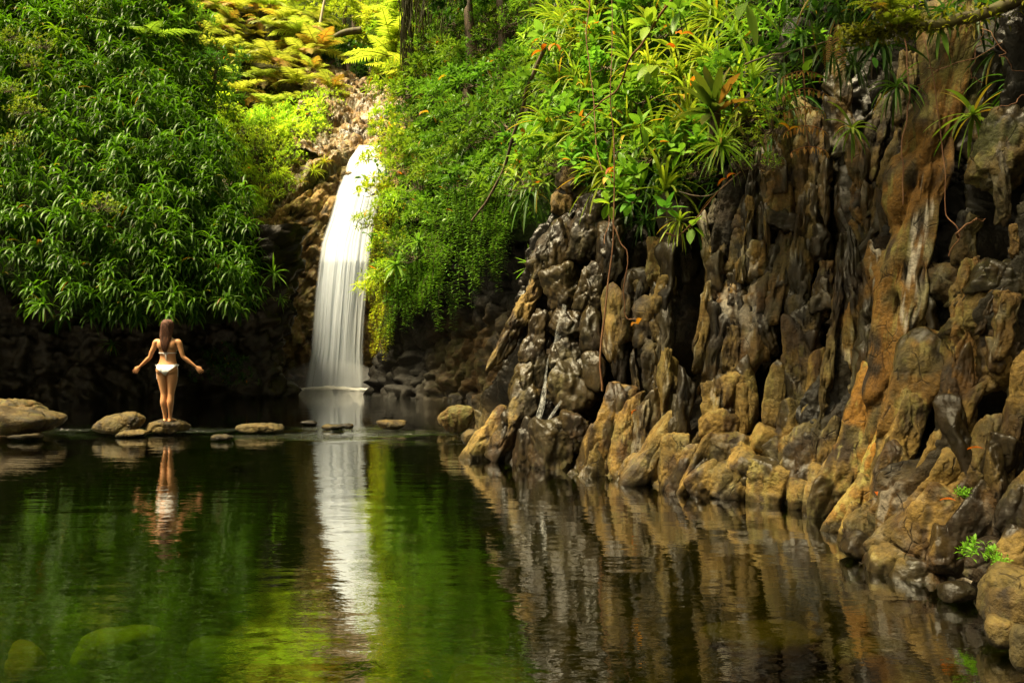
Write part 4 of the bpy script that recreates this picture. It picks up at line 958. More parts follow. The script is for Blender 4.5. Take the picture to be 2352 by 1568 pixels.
# --- ferny slope
YF = ((.15, .24, .025), (.50, .58, .12))
FERNS = [fern_mesh('yellow_fern', np.random.default_rng(800 + i), 9, 1.2, (12, 50), 0, YF, 1.35, 20, .28, .05, half=True) for i in range(6)]
RUST = [fern_mesh('rusty_fern', np.random.default_rng(820 + i), 7, .85, (-30, 40), .8, YF, 1.6, 15, .26, .06) for i in range(2)]
pf = P_FERN.scatter(58, 1.0, r5, -.25)
copies('fern', FERNS, pf, 'yellow green fern with layered flat fronds on the sunlit slope above the waterfall', 'fern', 'ferns on the sunlit slope', tint=W1(.6, 1.15), scales=(.75, 1.35), rots=(-.6, .6))
copies('withered_fern', RUST, P_FERN.scatter(26, 1.1, r5, .12), 'rusty brown withered fern under the yellow green ferns of the slope', 'fern', 'withered ferns on the sunlit slope', tint=W1(.8, 1.2), scales=(.9, 1.3))
mass('undergrowth', [SH_SMALL[0][0], FERNS[0]], P_FERN.scatter(70, .7, r5, .5), r5, (.5, .8), (1.0, .7, .5), M_LEAF)
big_fern = [fern_mesh('tree_fern_frond', np.random.default_rng(830 + i), 5, 1.9, (5, 35), 0, ((.10, .19, .02), (.24, .36, .05)), .8, 26, .2, .035, half=True) for i in range(2)]
copies('tree_fern', big_fern[:1], [at(330, 95, 23.2)], 'tree fern with one long pale frond reaching over the dark thicket', 'fern', None, scales=(.95, 1.0), rots=(.9, 1.0))
# --- forest behind the slope
def tree_thing(p, h, rad, cols, leaf, label, cat, group, i, n=150, wide=.09, flat=1.0):
    o = empty('forest_tree', p, label, cat, group)
    V, F = tube(curve_pts([(0, 0, -h), (.1, 0, -h * .5), (0, 0, 0), (.1, 0, rad * .5)], 9), np.linspace(.2, .07, 9), 7)
    link('trunk', MB().add(V, F, (.1, .08, .04)).mesh('trunk', M_BARK), o)
    cm, _ = shrub_mesh('crown', np.random.default_rng(i), (rad, rad * .8, rad * .8 * flat), n, 8, leaf, leaf * .4, cols, PROF_OVAL, .01, segs=2, shell=.45, stems=False)
    link('crown', cm, o); return o
YG = ((.17, .25, .015), (.42, .48, .05)); OLV = ((.09, .15, .012), (.26, .34, .03))
k = 0
for px, py, D, rad, c in [(440, -20, 41, 2.3, YG), (500, 10, 42, 1.9, OLV), (560, -40, 44, 2.4, YG), (620, -10, 42, 2.0, YG), (680, 0, 43, 2.0, OLV), (740, 20, 41, 2.2, YG), (790, 60, 40, 1.9, YG), (810, -20, 44, 2.4, YG), (870, 20, 42, 2.3, YG), (850, 110, 39.5, 1.5, YG), (910, 60, 38, 2.0, YG), (930, -20, 41, 2.3, OLV), (700, 70, 40, 1.6, YG), (760, 110, 39.5, 1.3, YG), (640, 50, 40, 1.5, YG)]:
    k += 1
    tree_thing(at(px, py, D), rad * 1.6, rad, c, .27, 'sunlit yellow green tree with a loose crown in the forest behind the ferny slope' if c is YG else 'olive green tree among the yellow ones in the forest behind the ferny slope', 'tree', 'yellow green trees behind the slope' if c is YG else 'olive trees behind the slope', 900 + k)
tree_thing(at(800, 140, 37.2), 1.2, 1.25, DEEP, .22, 'dark green bush in the hollow under the mossy leaning branch', 'bush', None, 931, 130)
tree_thing(at(850, 165, 36.4), 1.0, .8, DEEP, .2, 'smaller dark green bush at the head of the stony stream bed', 'bush', None, 932, 90)
o = tag(link('mossy_branch', MB().add(*tube(curve_pts([at(728, 112, 37), at(760, 92, 36.6), at(790, 76, 36.4), (at(830, 70, 36.4))], 14), np.linspace(.11, .17, 14), 8), (.2, .15, .05)).mesh('mossy_branch', M_MOSSBARK)), 'mossy brown branch arching over the dark bush above the stream', 'branch')
tag(link('bare_trunk', MB().add(*tube(curve_pts([at(722, 150, 36), at(728, 100, 36.4), at(738, 40, 36.8), at(752, -30, 37)], 12), np.linspace(.10, .05, 12), 7), (.3, .25, .15)).mesh('bare_trunk', bark_mat('pale_bark', (.25, .2, .12), (.45, .4, .28)))), 'thin pale bare trunk standing at the edge of the ferny slope', 'trunk')
# --- bank to the side of the fall: bright edge, leafy shrubs, hanging ferns
LIMEF = [fern_mesh('lime_fern', np.random.default_rng(840 + i), 7, 1.5, (0, 45), 0, ((.22, .34, .03), (.46, .56, .09)), .9, 20, .24, .05, half=True, rustp=0) for i in range(3)]
copies('tree_fern', LIMEF, [at(px, py, D) for px, py, D in [(930, 40, 27.5), (945, 95, 26.5), (905, 135, 27), (940, 170, 25.4), (885, 55, 30), (915, 0, 29), (955, 10, 26.5)]], 'glowing lime yellow fern arching from the bank toward the stream above the fall', 'fern', 'lime ferns over the stream', tint=W1(.9, 1.15), scales=(.9, 1.3), rots=(-.5, .3))
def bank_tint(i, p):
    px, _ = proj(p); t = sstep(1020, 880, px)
    return tuple((np.array([.68, .7, .7]) * (1 - t) + np.array([2.2, 1.55, 1.0]) * t) * r5.uniform(.75, 1.25) * np.array([r5.uniform(.85, 1.25), 1, 1]))  # sunlit edge toward the fall painted into the leaf tint, the rest dimmed
pr = P_RIGHT.scatter(150, .72, r5, -.1, keep=lambda p: proj(p)[1] < 470 or proj(p)[0] < 1000)
n3 = len(pr) // 3
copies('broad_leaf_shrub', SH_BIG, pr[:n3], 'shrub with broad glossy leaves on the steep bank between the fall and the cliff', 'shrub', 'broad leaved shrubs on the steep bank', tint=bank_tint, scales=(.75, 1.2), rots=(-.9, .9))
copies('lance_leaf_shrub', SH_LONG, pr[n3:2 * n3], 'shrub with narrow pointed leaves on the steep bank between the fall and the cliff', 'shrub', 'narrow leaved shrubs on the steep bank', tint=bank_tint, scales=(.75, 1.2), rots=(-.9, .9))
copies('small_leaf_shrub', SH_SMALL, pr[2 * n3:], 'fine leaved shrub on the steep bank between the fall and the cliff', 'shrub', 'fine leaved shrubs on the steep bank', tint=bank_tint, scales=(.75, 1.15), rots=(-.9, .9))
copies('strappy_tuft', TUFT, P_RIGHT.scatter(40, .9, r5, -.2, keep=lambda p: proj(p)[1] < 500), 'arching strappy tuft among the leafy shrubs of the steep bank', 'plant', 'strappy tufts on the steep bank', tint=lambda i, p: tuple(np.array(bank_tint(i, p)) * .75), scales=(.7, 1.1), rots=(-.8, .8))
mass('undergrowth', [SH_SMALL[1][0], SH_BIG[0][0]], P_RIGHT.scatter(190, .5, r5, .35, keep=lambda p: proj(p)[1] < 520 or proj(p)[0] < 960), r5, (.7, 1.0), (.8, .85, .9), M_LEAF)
# hanging curtains of small ferns
def hanging(name, L, n, r, cols, leaf=.10, w=.03, strands=5, spread=.25):
    mb = MB()
    for s in range(strands):
        x0, y0 = r.uniform(-spread, spread), r.uniform(-.12, .12); Ls = L * r.uniform(.55, 1.05)
        t = np.linspace(0, 1, n); P = np.stack([x0 + .05 * np.sin(t * 5 + s), y0 + .04 * np.cos(t * 4) - .12 * np.sin(t * 2.2), -t * Ls], 1)
        V, F = tube(P[::3], .006, 3); mb.add(V, F, (.12, .1, .03))
        d = np.stack([np.where(np.arange(n) % 2, 1, -1) * r.uniform(.5, 1, n), r.uniform(-.9, .1, n), r.uniform(-.3, .35, n)], 1)
        ribbons(mb, P, d, leaf * r.uniform(.6, 1.15, n), w, r.uniform(.4, 1.2, n), 2, PROF_OVAL, mixcol(cols[0], cols[1], r.random(n)), .3)
    return mb.mesh(name, M_LEAF)
HANG = [hanging('hanging_fern', 1.1, 34, np.random.default_rng(860 + i), ((.07, .16, .012), (.22, .36, .03)), .13, .044) for i in range(5)]
hp = []
for px, py in [(868, 500), (872, 560), (880, 610), (870, 660), (876, 720), (868, 770), (890, 520), (900, 570), (896, 630), (885, 690), (878, 640), (866, 600), (915, 540), (925, 590), (920, 640), (940, 560), (955, 600), (965, 560), (985, 590), (970, 640), (990, 640), (1000, 570), (950, 500), (1010, 520), (905, 480), (930, 480), (985, 510), (1070, 470), (1100, 500), (1120, 530), (1140, 480), (1160, 510), (1085, 440), (1180, 450), (1130, 440), (1150, 560), (1040, 480), (875, 800), (872, 690), (884, 760), (915, 700), (930, 660), (945, 720), (975, 690), (1000, 650), (1020, 600), (1035, 560), (1055, 620), (1080, 580), (1105, 610), (900, 740), (960, 660), (1015, 690)]:
    hp.append(at(px, py - 40, float(np.interp(px, [860, 925, 985, 1050, 1120, 1200], [21.9, 20.9, 19.2, 17.4, 16.0, 14.6])) - .2))
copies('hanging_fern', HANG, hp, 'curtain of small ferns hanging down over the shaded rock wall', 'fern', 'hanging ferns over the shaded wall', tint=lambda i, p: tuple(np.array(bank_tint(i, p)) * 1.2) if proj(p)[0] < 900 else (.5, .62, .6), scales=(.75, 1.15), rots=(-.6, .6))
def rosette_thing(kind, p, axis, n, L, W, seed, label, cat, cols, droop=(.7, 1.3), el=(80, -15), old=.05, segs=7, group=None, prof=PROF_STRAP, dead=(.35, .2, .03)):
    mb = MB(); rosette(mb, (0, 0, 0), axis, n, L, W, np.random.default_rng(seed), droop, segs, cols, old, el, dead, prof)
    return tag(link(kind, mb.mesh(kind, M_LEAF), loc=p), label, cat, group)
LG = ((.07, .19, .018), (.22, .40, .05))
rosette_thing('strappy_plant', at(912, 610, 20.0), (-.3, -.7, .3), 22, .62, .06, 41, 'fresh green rosette hanging among the ferns beside the waterfall', 'plant', LG)
rosette_thing('strappy_plant', at(960, 560, 19.0), (.2, -.8, .5), 22, .5, .055, 42, 'bright green rosette among hanging ferns on the edge of the shaded wall', 'plant', LG)
rosette_thing('strappy_plant', at(628, 630, 20.4), (.7, -.6, .4), 22, .55, .045, 43, 'fresh rosette leaning from the thicket corner toward the waterfall', 'plant', LG)
rosette_thing('strappy_plant', at(643, 688, 20.6), (.8, -.5, .3), 16, .4, .035, 44, 'small pale rosette low on the thicket corner above the pool', 'plant', LG)
rosette_thing('strappy_plant', at(258, 790, 18.6), (.1, -.7, -.3), 14, .4, .045, 45, 'single rosette dangling in the dark recess behind the woman', 'plant', DK)
rosette_thing('strappy_plant', at(100, 700, 17.3), (-.2, -.8, -.1), 24, .5, .045, 46, 'drooping rosette at the bottom fringe of the thicket above the black recess', 'plant', DK)
rosette_thing('strappy_plant', at(1222, 612, 11.0), (-.55, -.6, .45), 17, .36, .035, 47, 'fresh green fan of pointed leaves growing from the dark rock edge', 'plant', LG, (.2, .7), (85, -60))
# twig in front of the fall
def twig(kind, pts, rad, leaves, L, W, seed, label, cat, cols=GREEN, prof=PROF_OVAL, mat=None, ldroop=.6, tcol=(.1, .06, .03), last=.3):
    r = np.random.default_rng(seed); P = curve_pts(pts, 24); o = empty(kind, pts[0], label, cat)
    V, F = tube(P, np.linspace(rad, rad * .35, 24), 5); link('stem', MB().add(V - P[0], F, tcol).mesh('stem', mat or M_BARK), o)
    if leaves:
        mb = MB(); t = r.uniform(last, 1, leaves) * 23; i = t.astype(int).clip(0, 22)
        Q = P[i] + (P[i + 1] - P[i]) * (t - i)[:, None] - P[0]; T = unit(P[i + 1] - P[i])
        d = unit(T * .5 + r.normal(0, .6, (leaves, 3)) + np.array([0, -.25, .2]))
        ribbons(mb, Q, d, L * r.uniform(.7, 1.15, leaves), W * r.uniform(.8, 1.1, leaves), ldroop * r.uniform(.5, 1.3, leaves), 4, prof, mixcol(cols[0], cols[1], r.random(leaves)), .3, twist=r.normal(0, .3, leaves))
        link('foliage', mb.mesh('foliage', M_LEAF), o)
    return o
twig('twig', [at(900, 500, 23.6), at(890, 440, 23.5), at(872, 400, 23.4), at(862, 372, 23.3)], .014, 16, .2, .1, 3, 'thin leafy twig standing in front of the top of the waterfall', 'twig')
twig('twig', [at(885, 425, 23.4), at(862, 410, 23.2), at(840, 408, 23.1), at(822, 410, 23.0)], .012, 14, .18, .09, 4, 'side twig reaching across the upper part of the white fall', 'twig')
twig('twig', [at(872, 540, 21.6), at(860, 538, 21.4), at(835, 535, 21.3)], .012, 9, .2, .1, 5, 'short leafy twig poking over the middle of the white fall', 'twig')
# --- vegetation on top of the fluted cliff
r6 = np.random.default_rng(66)
CLG = ((.065, .145, .010), (.26, .36, .035)); CYG = ((.13, .22, .014), (.36, .45, .05)); CDG = ((.02, .075, .010), (.07, .17, .022))
def clump(i, n, L, W, cols, droop=(.9, 1.9), el=(85, -5), axis=(-.25, -.6, .75), old=.06):
    mb = MB(); r = np.random.default_rng(2000 + i); rosette(mb, (0, 0, 0), axis, n, L, W, r, droop, 8, cols, old, el, (.42, .24, .03)); return mb.mesh('strap_clump', M_LEAF)
CL_A = [clump(i, 26, .62, .034, CLG) for i in range(4)]; CL_B = [clump(10 + i, 24, .58, .032, CYG) for i in range(3)]; CL_D = [clump(20 + i, 26, .7, .04, CDG, (1.2, 2.4), (60, -40)) for i in range(3)]
BIGL = [shrub_mesh('broad_leaf', np.random.default_rng(660 + i), (.42, .36, .42), 20, 6, .19, .075, ((.05, .16, .014), (.17, .33, .04)), PROF_OBOV, .012, segs=5) for i in range(4)]
LAN = [shrub_mesh('lance_leaf', np.random.default_rng(670 + i), (.4, .36, .42), 24, 7, .20, .038, ((.06, .17, .014), (.2, .36, .045)), PROF_OVAL, .01, segs=4, droop=(.4, 1.0)) for i in range(3)]
SML = [shrub_mesh('small_leaf', np.random.default_rng(680 + i), (.35, .3, .3), 50, 6, .055, .02, ((.10, .2, .015), (.28, .4, .05)), PROF_OVAL, .03, segs=2) for i in range(2)]
NW = ((1, 1, 1),)
visible = lambda p: proj(p)[1] > -140
pt = P_TOP.scatter(130, .36, r6, -.16, vrange=(0, .86), keep=visible)
yel = [p for p in pt if proj(p)[0] > 1470 and 90 < proj(p)[1] < 330 and r6.random() < .65]
yid = set(id(p) for p in yel); rest = [p for p in pt if id(p) not in yid]
q = len(rest)
copies('strap_clump', CL_B, yel, 'yellow green clump of long arching strap leaves on the brow of the cliff', 'plant', 'yellow green strap clumps on the cliff brow', tint=W1(.85, 1.2), scales=(.75, 1.1), rots=(-1, 1))
copies('strap_clump', CL_A, rest[:int(q * .6)], 'fresh green clump of long arching strap leaves on top of the fluted cliff', 'plant', 'green strap clumps on the cliff top', tint=W1(.75, 1.25), scales=(.75, 1.15), rots=(-1, 1))
copies('broad_leaf_shrub', BIGL, rest[int(q * .6):int(q * .76)], 'shrub with big oval leaves among the strap leaves on the cliff top', 'shrub', 'oval leaved shrubs on the cliff top', tint=W1(.8, 1.25), scales=(.8, 1.2), rots=(-1, 1))
copies('lance_leaf_shrub', LAN, rest[int(q * .76):int(q * .93)], 'shrub with whorls of pointed leaves among the strap leaves on the cliff top', 'shrub', 'pointed leaved shrubs on the cliff top', tint=W1(.8, 1.25), scales=(.8, 1.2), rots=(-1, 1))
copies('small_leaf_shrub', SML, list(rest[int(q * .93):]) + [at(1290, 375, 10.7), at(1320, 355, 10.6), at(1265, 400, 11.3), at(1720, 330, 7.8), at(1790, 250, 7.5), at(1780, 300, 7.4), at(1740, 380, 7.7)], 'low shrub of tiny pale leaves at the edge of the cliff top', 'shrub', 'tiny leaved shrubs at the cliff edge', tint=W1(.9, 1.3), scales=(.5, .9), rots=(-1, 1))
mass('undergrowth', CL_D + [BIGL[0][0]], P_TOP.scatter(150, .32, r6, .28, vrange=(0, .86), keep=visible), r6, (.7, 1.0), (1, 1, 1), M_LEAF)
# dark drooping strap leaves in the shade between bank and cliff
copies('drooping_strap_plant', CL_D, [at(px, py, D) for px, py, D in [(1200, 380, 14.2), (1225, 330, 13.6), (1240, 420, 12.8), (1180, 420, 14.8), (1260, 360, 12.4), (1150, 380, 15.6), (1215, 450, 13.4), (1075, 340, 18.6), (1105, 380, 17.4)]], 'dark strap leaved plant drooping in the shade between the bank and the cliff', 'plant', 'dark drooping plants in the shade', scales=(.8, 1.2), rots=(-1, 1))
dk = [at(px, py, D) for px, py, D in [(1810, -30, 7.6), (1850, 20, 7.4), (1890, -20, 7.2), (1930, 30, 6.9), (1975, -10, 6.8), (2030, 20, 6.6), (1840, 80, 7.3), (1905, 120, 7.0), (1960, 150, 6.8), (2020, 110, 6.6), (2100, -20, 6.5), (2170, 30, 6.4), (2240, -10, 6.3), (2310, 40, 6.2), (2060, 200, 6.5), (2290, 120, 6.2), (2340, -20, 6.2), (1800, 160, 7.5), (1985, 60, 6.8), (2345, 200, 6.0)]]
copies('drooping_strap_plant', CL_D, dk, 'dark strap leaved plant hanging along the overhung upper edge of the cliff', 'plant', 'dark drooping plants along the overhung edge', scales=(.45, .75), rots=(-1, 1), tint=W1(.7, 1.1))
# plants one can point at
rosette_thing('strappy_plant', at(1655, 335, 7.4), (-.05, -.75, .55), 42, .44, .027, 301, 'large round tuft of arching green leaves hanging at the cliff brow', 'plant', ((.10, .24, .02), (.30, .46, .06)), (.8, 1.6), (85, -45), .1, 9)
rosette_thing('strappy_plant', at(1560, 510, 8.6), (-.5, -.75, .35), 26, .36, .024, 302, 'yellow green drooping tuft at the tip of the curved root under the brow', 'plant', CYG, (.9, 1.9), (80, -40), .12, 9)
rosette_thing('strappy_plant', at(1956, 296, 6.6), (-.25, -.85, .25), 17, .31, .024, 303, 'sparse tuft of curved leaves on the dark rock between the two pale columns', 'plant', ((.09, .2, .02), (.30, .40, .06)), (.7, 1.7), (75, -75), .15, 9)
rosette_thing('strappy_plant', at(2235, 265, 5.9), (-.2, -.8, .45), 22, .40, .032, 304, 'long leaved tuft on the upper part of the trunk like rock column', 'plant', ((.10, .22, .02), (.32, .42, .06)), (.8, 1.8), (80, -70), .15, 10)
# bird's nest fern with dark paddles
def nest():
    mb = MB(); r = np.random.default_rng(77); n = 15; k = np.arange(n); a = k * 2.4; e = np.radians(np.linspace(80, 5, n)); M = frame_of((-.25, -.55, .8))
    d = np.stack([np.cos(a) * np.cos(e), np.sin(a) * np.cos(e), np.sin(e)], 1) @ M.T
    T = mixcol((.035, .075, .012), (.12, .17, .025), r.random(n)); T[[4, 9]] = (.30, .15, .04)
    ribbons(mb, np.zeros((n, 3)), d, r.uniform(.45, .62, n), r.uniform(.085, .12, n), r.uniform(.4, 1.0, n), 9, lambda t: np.clip(np.sin(np.pi * np.clip(t * .96 + .03, 0, 1)) ** .6, .08, 1), T, .35, wave=.06, tipcol=((.3, .2, .03), r.random(n) * .5))
    o = empty('nest_fern', at(1640, 262, 8.0), 'dark nest fern with wide wavy paddle leaves above the round tuft', 'fern'); link('frond_crown', mb.mesh('frond_crown', M_LEAF), o)
    V, F = tube(curve_pts([(0, 0, .05), (.02, .05, -.1), (0, .1, -.25)], 6), [.05, .07, .05, .05, .04, .03], 8); link('root_mass', MB().add(V, F, (.08, .04, .02)).mesh('root_mass', M_BARK), o)
nest()
# broad leaves hanging into the frame and on twigs
def leafset(kind, p, dirs, L, W, cols, seed, label, droop=.6, prof=PROF_OVAL, cat='plant', stemlen=.15, group=None):
    r = np.random.default_rng(seed); n = len(dirs); o = empty(kind, p, label, cat, group); mb = MB(); sb = MB()
    ribbons(mb, np.zeros((n, 3)) + unit(dirs) * .03, unit(dirs), L * r.uniform(.8, 1.15, n), W * r.uniform(.85, 1.1, n), droop * r.uniform(.6, 1.3, n), 7, prof, mixcol(cols[0], cols[1], r.random(n)), .28, twist=r.normal(0, .25, n))
    link('foliage', mb.mesh('foliage', M_LEAF), o)
    V, F = tube(curve_pts([(0, 0, 0), (.02, .05, -stemlen * .5), (.05, .12, -stemlen)], 6), .006, 5); link('stem', MB().add(V, F, (.1, .08, .03)).mesh('stem', M_BARK), o); return o
rd = lambda n, r, b=(0, -.5, .3): r.normal(0, .7, (n, 3)) + np.array(b)
leafset('leafy_plant', at(1715, 5, 7.0), [(-.7, -.2, -.6), (.1, -.3, -.9), (-.3, -.5, -.4), (.5, -.2, -.5)], .40, .10, ((.14, .30, .02), (.32, .46, .05)), 1, 'long hanging pale green leaves at the upper edge above the cliff brow', .5)
leafset('leafy_plant', at(1490, 60, 9.0), rd(7, np.random.default_rng(2)), .27, .12, ((.14, .26, .02), (.30, .40, .05)), 2, 'twig of round yellow green leaves on the slanting brown branch')
leafset('leafy_plant', at(1505, 150, 8.9), rd(6, np.random.default_rng(3), (0, -.5, -.3)), .27, .13, ((.18, .28, .02), (.34, .42, .04)), 3, 'drooping round yellowish leaves lower on the slanting brown branch')
leafset('leafy_plant', at(1560, 25, 8.6), rd(8, np.random.default_rng(4), (.1, -.5, .2)), .26, .09, ((.10, .25, .02), (.24, .4, .05)), 4, 'whorl of fresh oval leaves against the dark gap at the upper edge')
leafset('leafy_plant', at(1245, 85, 12.2), rd(6, np.random.default_rng(5)), .36, .15, ((.08, .2, .03), (.2, .34, .06)), 5, 'cluster of wide blue green leaves at the head of the dark slanting stem')
leafset('leafy_plant', at(1470, 290, 9.0), rd(8, np.random.default_rng(6), (0, -.6, .4)), .22, .10, ((.10, .25, .02), (.26, .42, .05)), 6, 'cluster of broad ribbed leaves in the middle of the strap clumps')
leafset('leafy_plant', at(1450, 465, 8.9), rd(8, np.random.default_rng(7), (-.1, -.6, .2)), .22, .11, ((.08, .26, .03), (.2, .42, .06)), 7, 'broad glossy leaves with holes just below the brow beside the drooping tuft', .4)
leafset('leafy_plant', at(1530, 480, 8.6), rd(9, np.random.default_rng(8), (0, -.6, .2)), .20, .09, ((.07, .22, .03), (.16, .36, .05)), 8, 'spray of oval green leaves behind the drooping tuft under the brow', .4)
leafset('leafy_plant', at(1590, 520, 8.4), rd(6, np.random.default_rng(9), (.3, -.6, -.2)), .16, .09, ((.12, .26, .03), (.26, .42, .05)), 9, 'round leaves at the end of the curved root under the brow', .4)
leafset('leafy_plant', at(1405, 470, 9.2), [(-.5, -.3, .1), (0, -.3, -.9), (.2, -.3, .5)], .2, .085, ((.2, .34, .03), (.34, .45, .05)), 10, 'three pale leaves on the hanging vine over the wet rock', .5)
leafset('leafy_plant', at(2003, 125, 6.2), [(.1, -.3, -.9)], .12, .06, ((.10, .3, .03), (.14, .34, .04)), 11, 'single oval leaf lit up against the dark mossy wall', .2)
leafset('leafy_plant', at(2160, 58, 5.6), [(-.15, -.1, -1.0), (.2, -.1, -1.0), (.05, -.3, -.9)], .26, .045, ((.10, .25, .02), (.2, .36, .04)), 12, 'long narrow leaves hanging under the mossy branch', .1)
leafset('leafy_plant', at(1845, 175, 7.0), [(-.9, -.3, -.1), (.8, -.3, -.1), (0, -.6, .4)], .17, .07, ((.10, .25, .02), (.2, .36, .04)), 13, 'pair of green leaves beside the brown withered fern frond', .5)
for i, (px, py, D) in enumerate([(1830, 120, 7.3), (1880, 30, 7.2), (1920, 10, 7.0), (2010, 20, 6.6), (1790, 40, 7.8), (2290, 20, 6.0), (2180, 10, 6.2)]):
    leafset('leafy_plant', at(px, py, D), rd(7, np.random.default_rng(20 + i), (-.1, -.4, .1)), .22, .06, CDG, 20 + i, 'shaded dark leafy sprig under the overhang along the upper edge', .7, group='dark sprigs under the overhang')
# orange and brown fallen leaves caught in the growth
for i, (px, py, D, c) in enumerate([(1275, 102, 12, (.55, .16, .01)), (1245, 118, 12.3, (.5, .12, .01)), (1332, 282, 10.9, (.55, .2, .01)), (1190, 365, 14.5, (.6, .07, .01)), (1530, 105, 8.9, (.45, .1, .01)), (1565, 80, 8.7, (.45, .14, .02)), (1600, 175, 8.4, (.55, .2, .02)), (1410, 385, 9.7, (.5, .10, .01)), (1395, 410, 9.7, (.6, .4, .2)), (1035, 175, 22, (.5, .3, .02)), (1670, 410, 7.5, (.35, .1, .02)), (985, 260, 20.5, (.5, .22, .02)), (1270, 260, 13, (.5, .3, .03)), (1465, 745, 9.0, (.6, .25, .03)), (1812, 300, 7.2, (.55, .25, .02))]):
    mb = MB(); rr = np.random.default_rng(40 + i); ribbons(mb, np.zeros((2, 3)), rr.normal(0, 1, (2, 3)), .17 * D / 10 * rr.uniform(.7, 1.1, 2), .06 * D / 10, 1.2, 5, PROF_OVAL, np.array([c, np.array(c) * .7]), .6)
    tag(link('withered_leaf', mb.mesh('withered_leaf', M_FERN), loc=at(px, py, D - .35)), 'curled orange brown dead leaf caught in the growth', 'leaf', 'dead leaves caught in the growth')
# --- stems, roots and hanging vines
def stem(kind, pts, r0, r1, label, cat, mat=None, tint=(.1, .06, .03), n=40, wob=.0, seed=0, group=None):
    P = curve_pts([at(*p) for p in pts], n)
    if wob: P = P + wob * np.stack([fbm(np.stack([np.linspace(0, 6, n), np.full(n, seed), np.full(n, k)], -1), 2, k) for k in (1, 2, 3)], 1)
    V, F = tube(P, np.linspace(r0, r1, n), 7); o = link(kind, MB().add(V - P[0], F, tint).mesh(kind, mat or M_BARK), loc=P[0]); return tag(o, label, cat, group)
stem('slanting_stem', [(1252, 112, 12.2), (1215, 200, 12.6), (1185, 290, 13), (1160, 380, 13.4), (1120, 460, 13.8), (1085, 510, 14.2)], .035, .018, 'dark slanting stem crossing the leafy bank under the blue green leaves', 'stem', wob=.05)
stem('brown_branch', [(1560, -20, 8.6), (1500, 60, 8.9), (1450, 140, 9.2), (1400, 220, 9.6), (1330, 290, 10.2)], .017, .007, 'slender brown branch slanting down through the strap clumps', 'branch', M_VINE, wob=.04, seed=3)
stem('hanging_vine', [(1408, -30, 9.2), (1410, 130, 9.1), (1405, 260, 9.1), (1408, 400, 9.0), (1405, 520, 8.95), (1398, 640, 8.9), (1388, 740, 8.85), (1378, 830, 8.8), (1385, 893, 8.8)], .004, .013, 'long rust red hanging root with a thick frayed tip over the seep', 'root', M_VINE, wob=.04, seed=5)
stem('hanging_vine', [(1352, -30, 10.2), (1350, 120, 10.1), (1362, 250, 10.0), (1375, 380, 9.8), (1390, 480, 9.6), (1392, 560, 9.3)], .007, .006, 'thin pale vine hanging through the strap leaves onto the wet rock', 'vine', M_VINE, wob=.05, seed=6)
stem('hanging_vine', [(1404, 500, 8.9), (1420, 560, 8.85), (1440, 590, 8.8), (1430, 660, 8.8), (1440, 720, 8.8), (1470, 735, 8.7)], .008, .006, 'brown vine looping off the long hanging root', 'vine', M_VINE, wob=.04, seed=7)
stem('hanging_vine', [(1700, 395, 7.6), (1650, 440, 7.9), (1600, 500, 8.3), (1560, 540, 8.5), (1530, 535, 8.6)], .006, .010, 'curved brown root carrying the drooping tuft under the brow', 'root', M_VINE, seed=8)
stem('hanging_vine', [(1690, 405, 7.5), (1640, 445, 7.7), (1600, 450, 7.9), (1560, 440, 8.2)], .006, .005, 'thin grey twig curving under the round tuft', 'twig', seed=9)
stem('hanging_vine', [(1715, 145, 7.7), (1760, 135, 7.5), (1830, 115, 7.2), (1900, 95, 6.9), (1960, 88, 6.7)], .010, .006, 'bare twig reaching across the dark gap with withered fronds on it', 'twig', wob=.03, seed=10)
stem('hanging_vine', [(2078, 40, 6.0), (2085, 200, 5.95), (2080, 330, 5.9), (2076, 470, 5.85)], .006, .004, 'thin straight vine hanging down the dark crevice beside the trunk like column', 'vine', M_VINE, wob=.03, seed=11)
stem('hanging_vine', [(2110, 60, 5.8), (2135, 150, 5.7), (2148, 260, 5.6), (2165, 380, 5.5), (2175, 480, 5.45), (2205, 530, 5.4), (2190, 590, 5.4)], .004, .004, 'red brown vine winding down the face of the trunk like column', 'vine', M_VINE, wob=.04, seed=12)
stem('hanging_vine', [(2190, 540, 5.3), (2230, 510, 5.2), (2262, 498, 5.2)], .008, .003, 'short frayed red root sticking out beside the trunk like column', 'root', M_VINE, wob=.03, seed=13)
for i, pts in enumerate([[(2120, 170, 5.8), (2200, 140, 5.7), (2300, 110, 5.6), (2360, 60, 5.5)], [(2100, 200, 5.8), (2150, 170, 5.7), (2180, 120, 5.6)], [(2250, 40, 5.7), (2290, 110, 5.6), (2352, 170, 5.5)], [(2270, 290, 5.5), (2310, 240, 5.4), (2370, 230, 5.4)], [(2260, 200, 5.6), (2240, 140, 5.6), (2262, 60, 5.6)], [(2320, 280, 5.4), (2340, 330, 5.4), (2380, 350, 5.4)]]):
    stem('dead_twig', pts, .004, .0025, 'thin rusty dead twig tangled over the mossy upper wall', 'twig', M_VINE, wob=.06, seed=20 + i, group='dead twigs on the mossy wall')
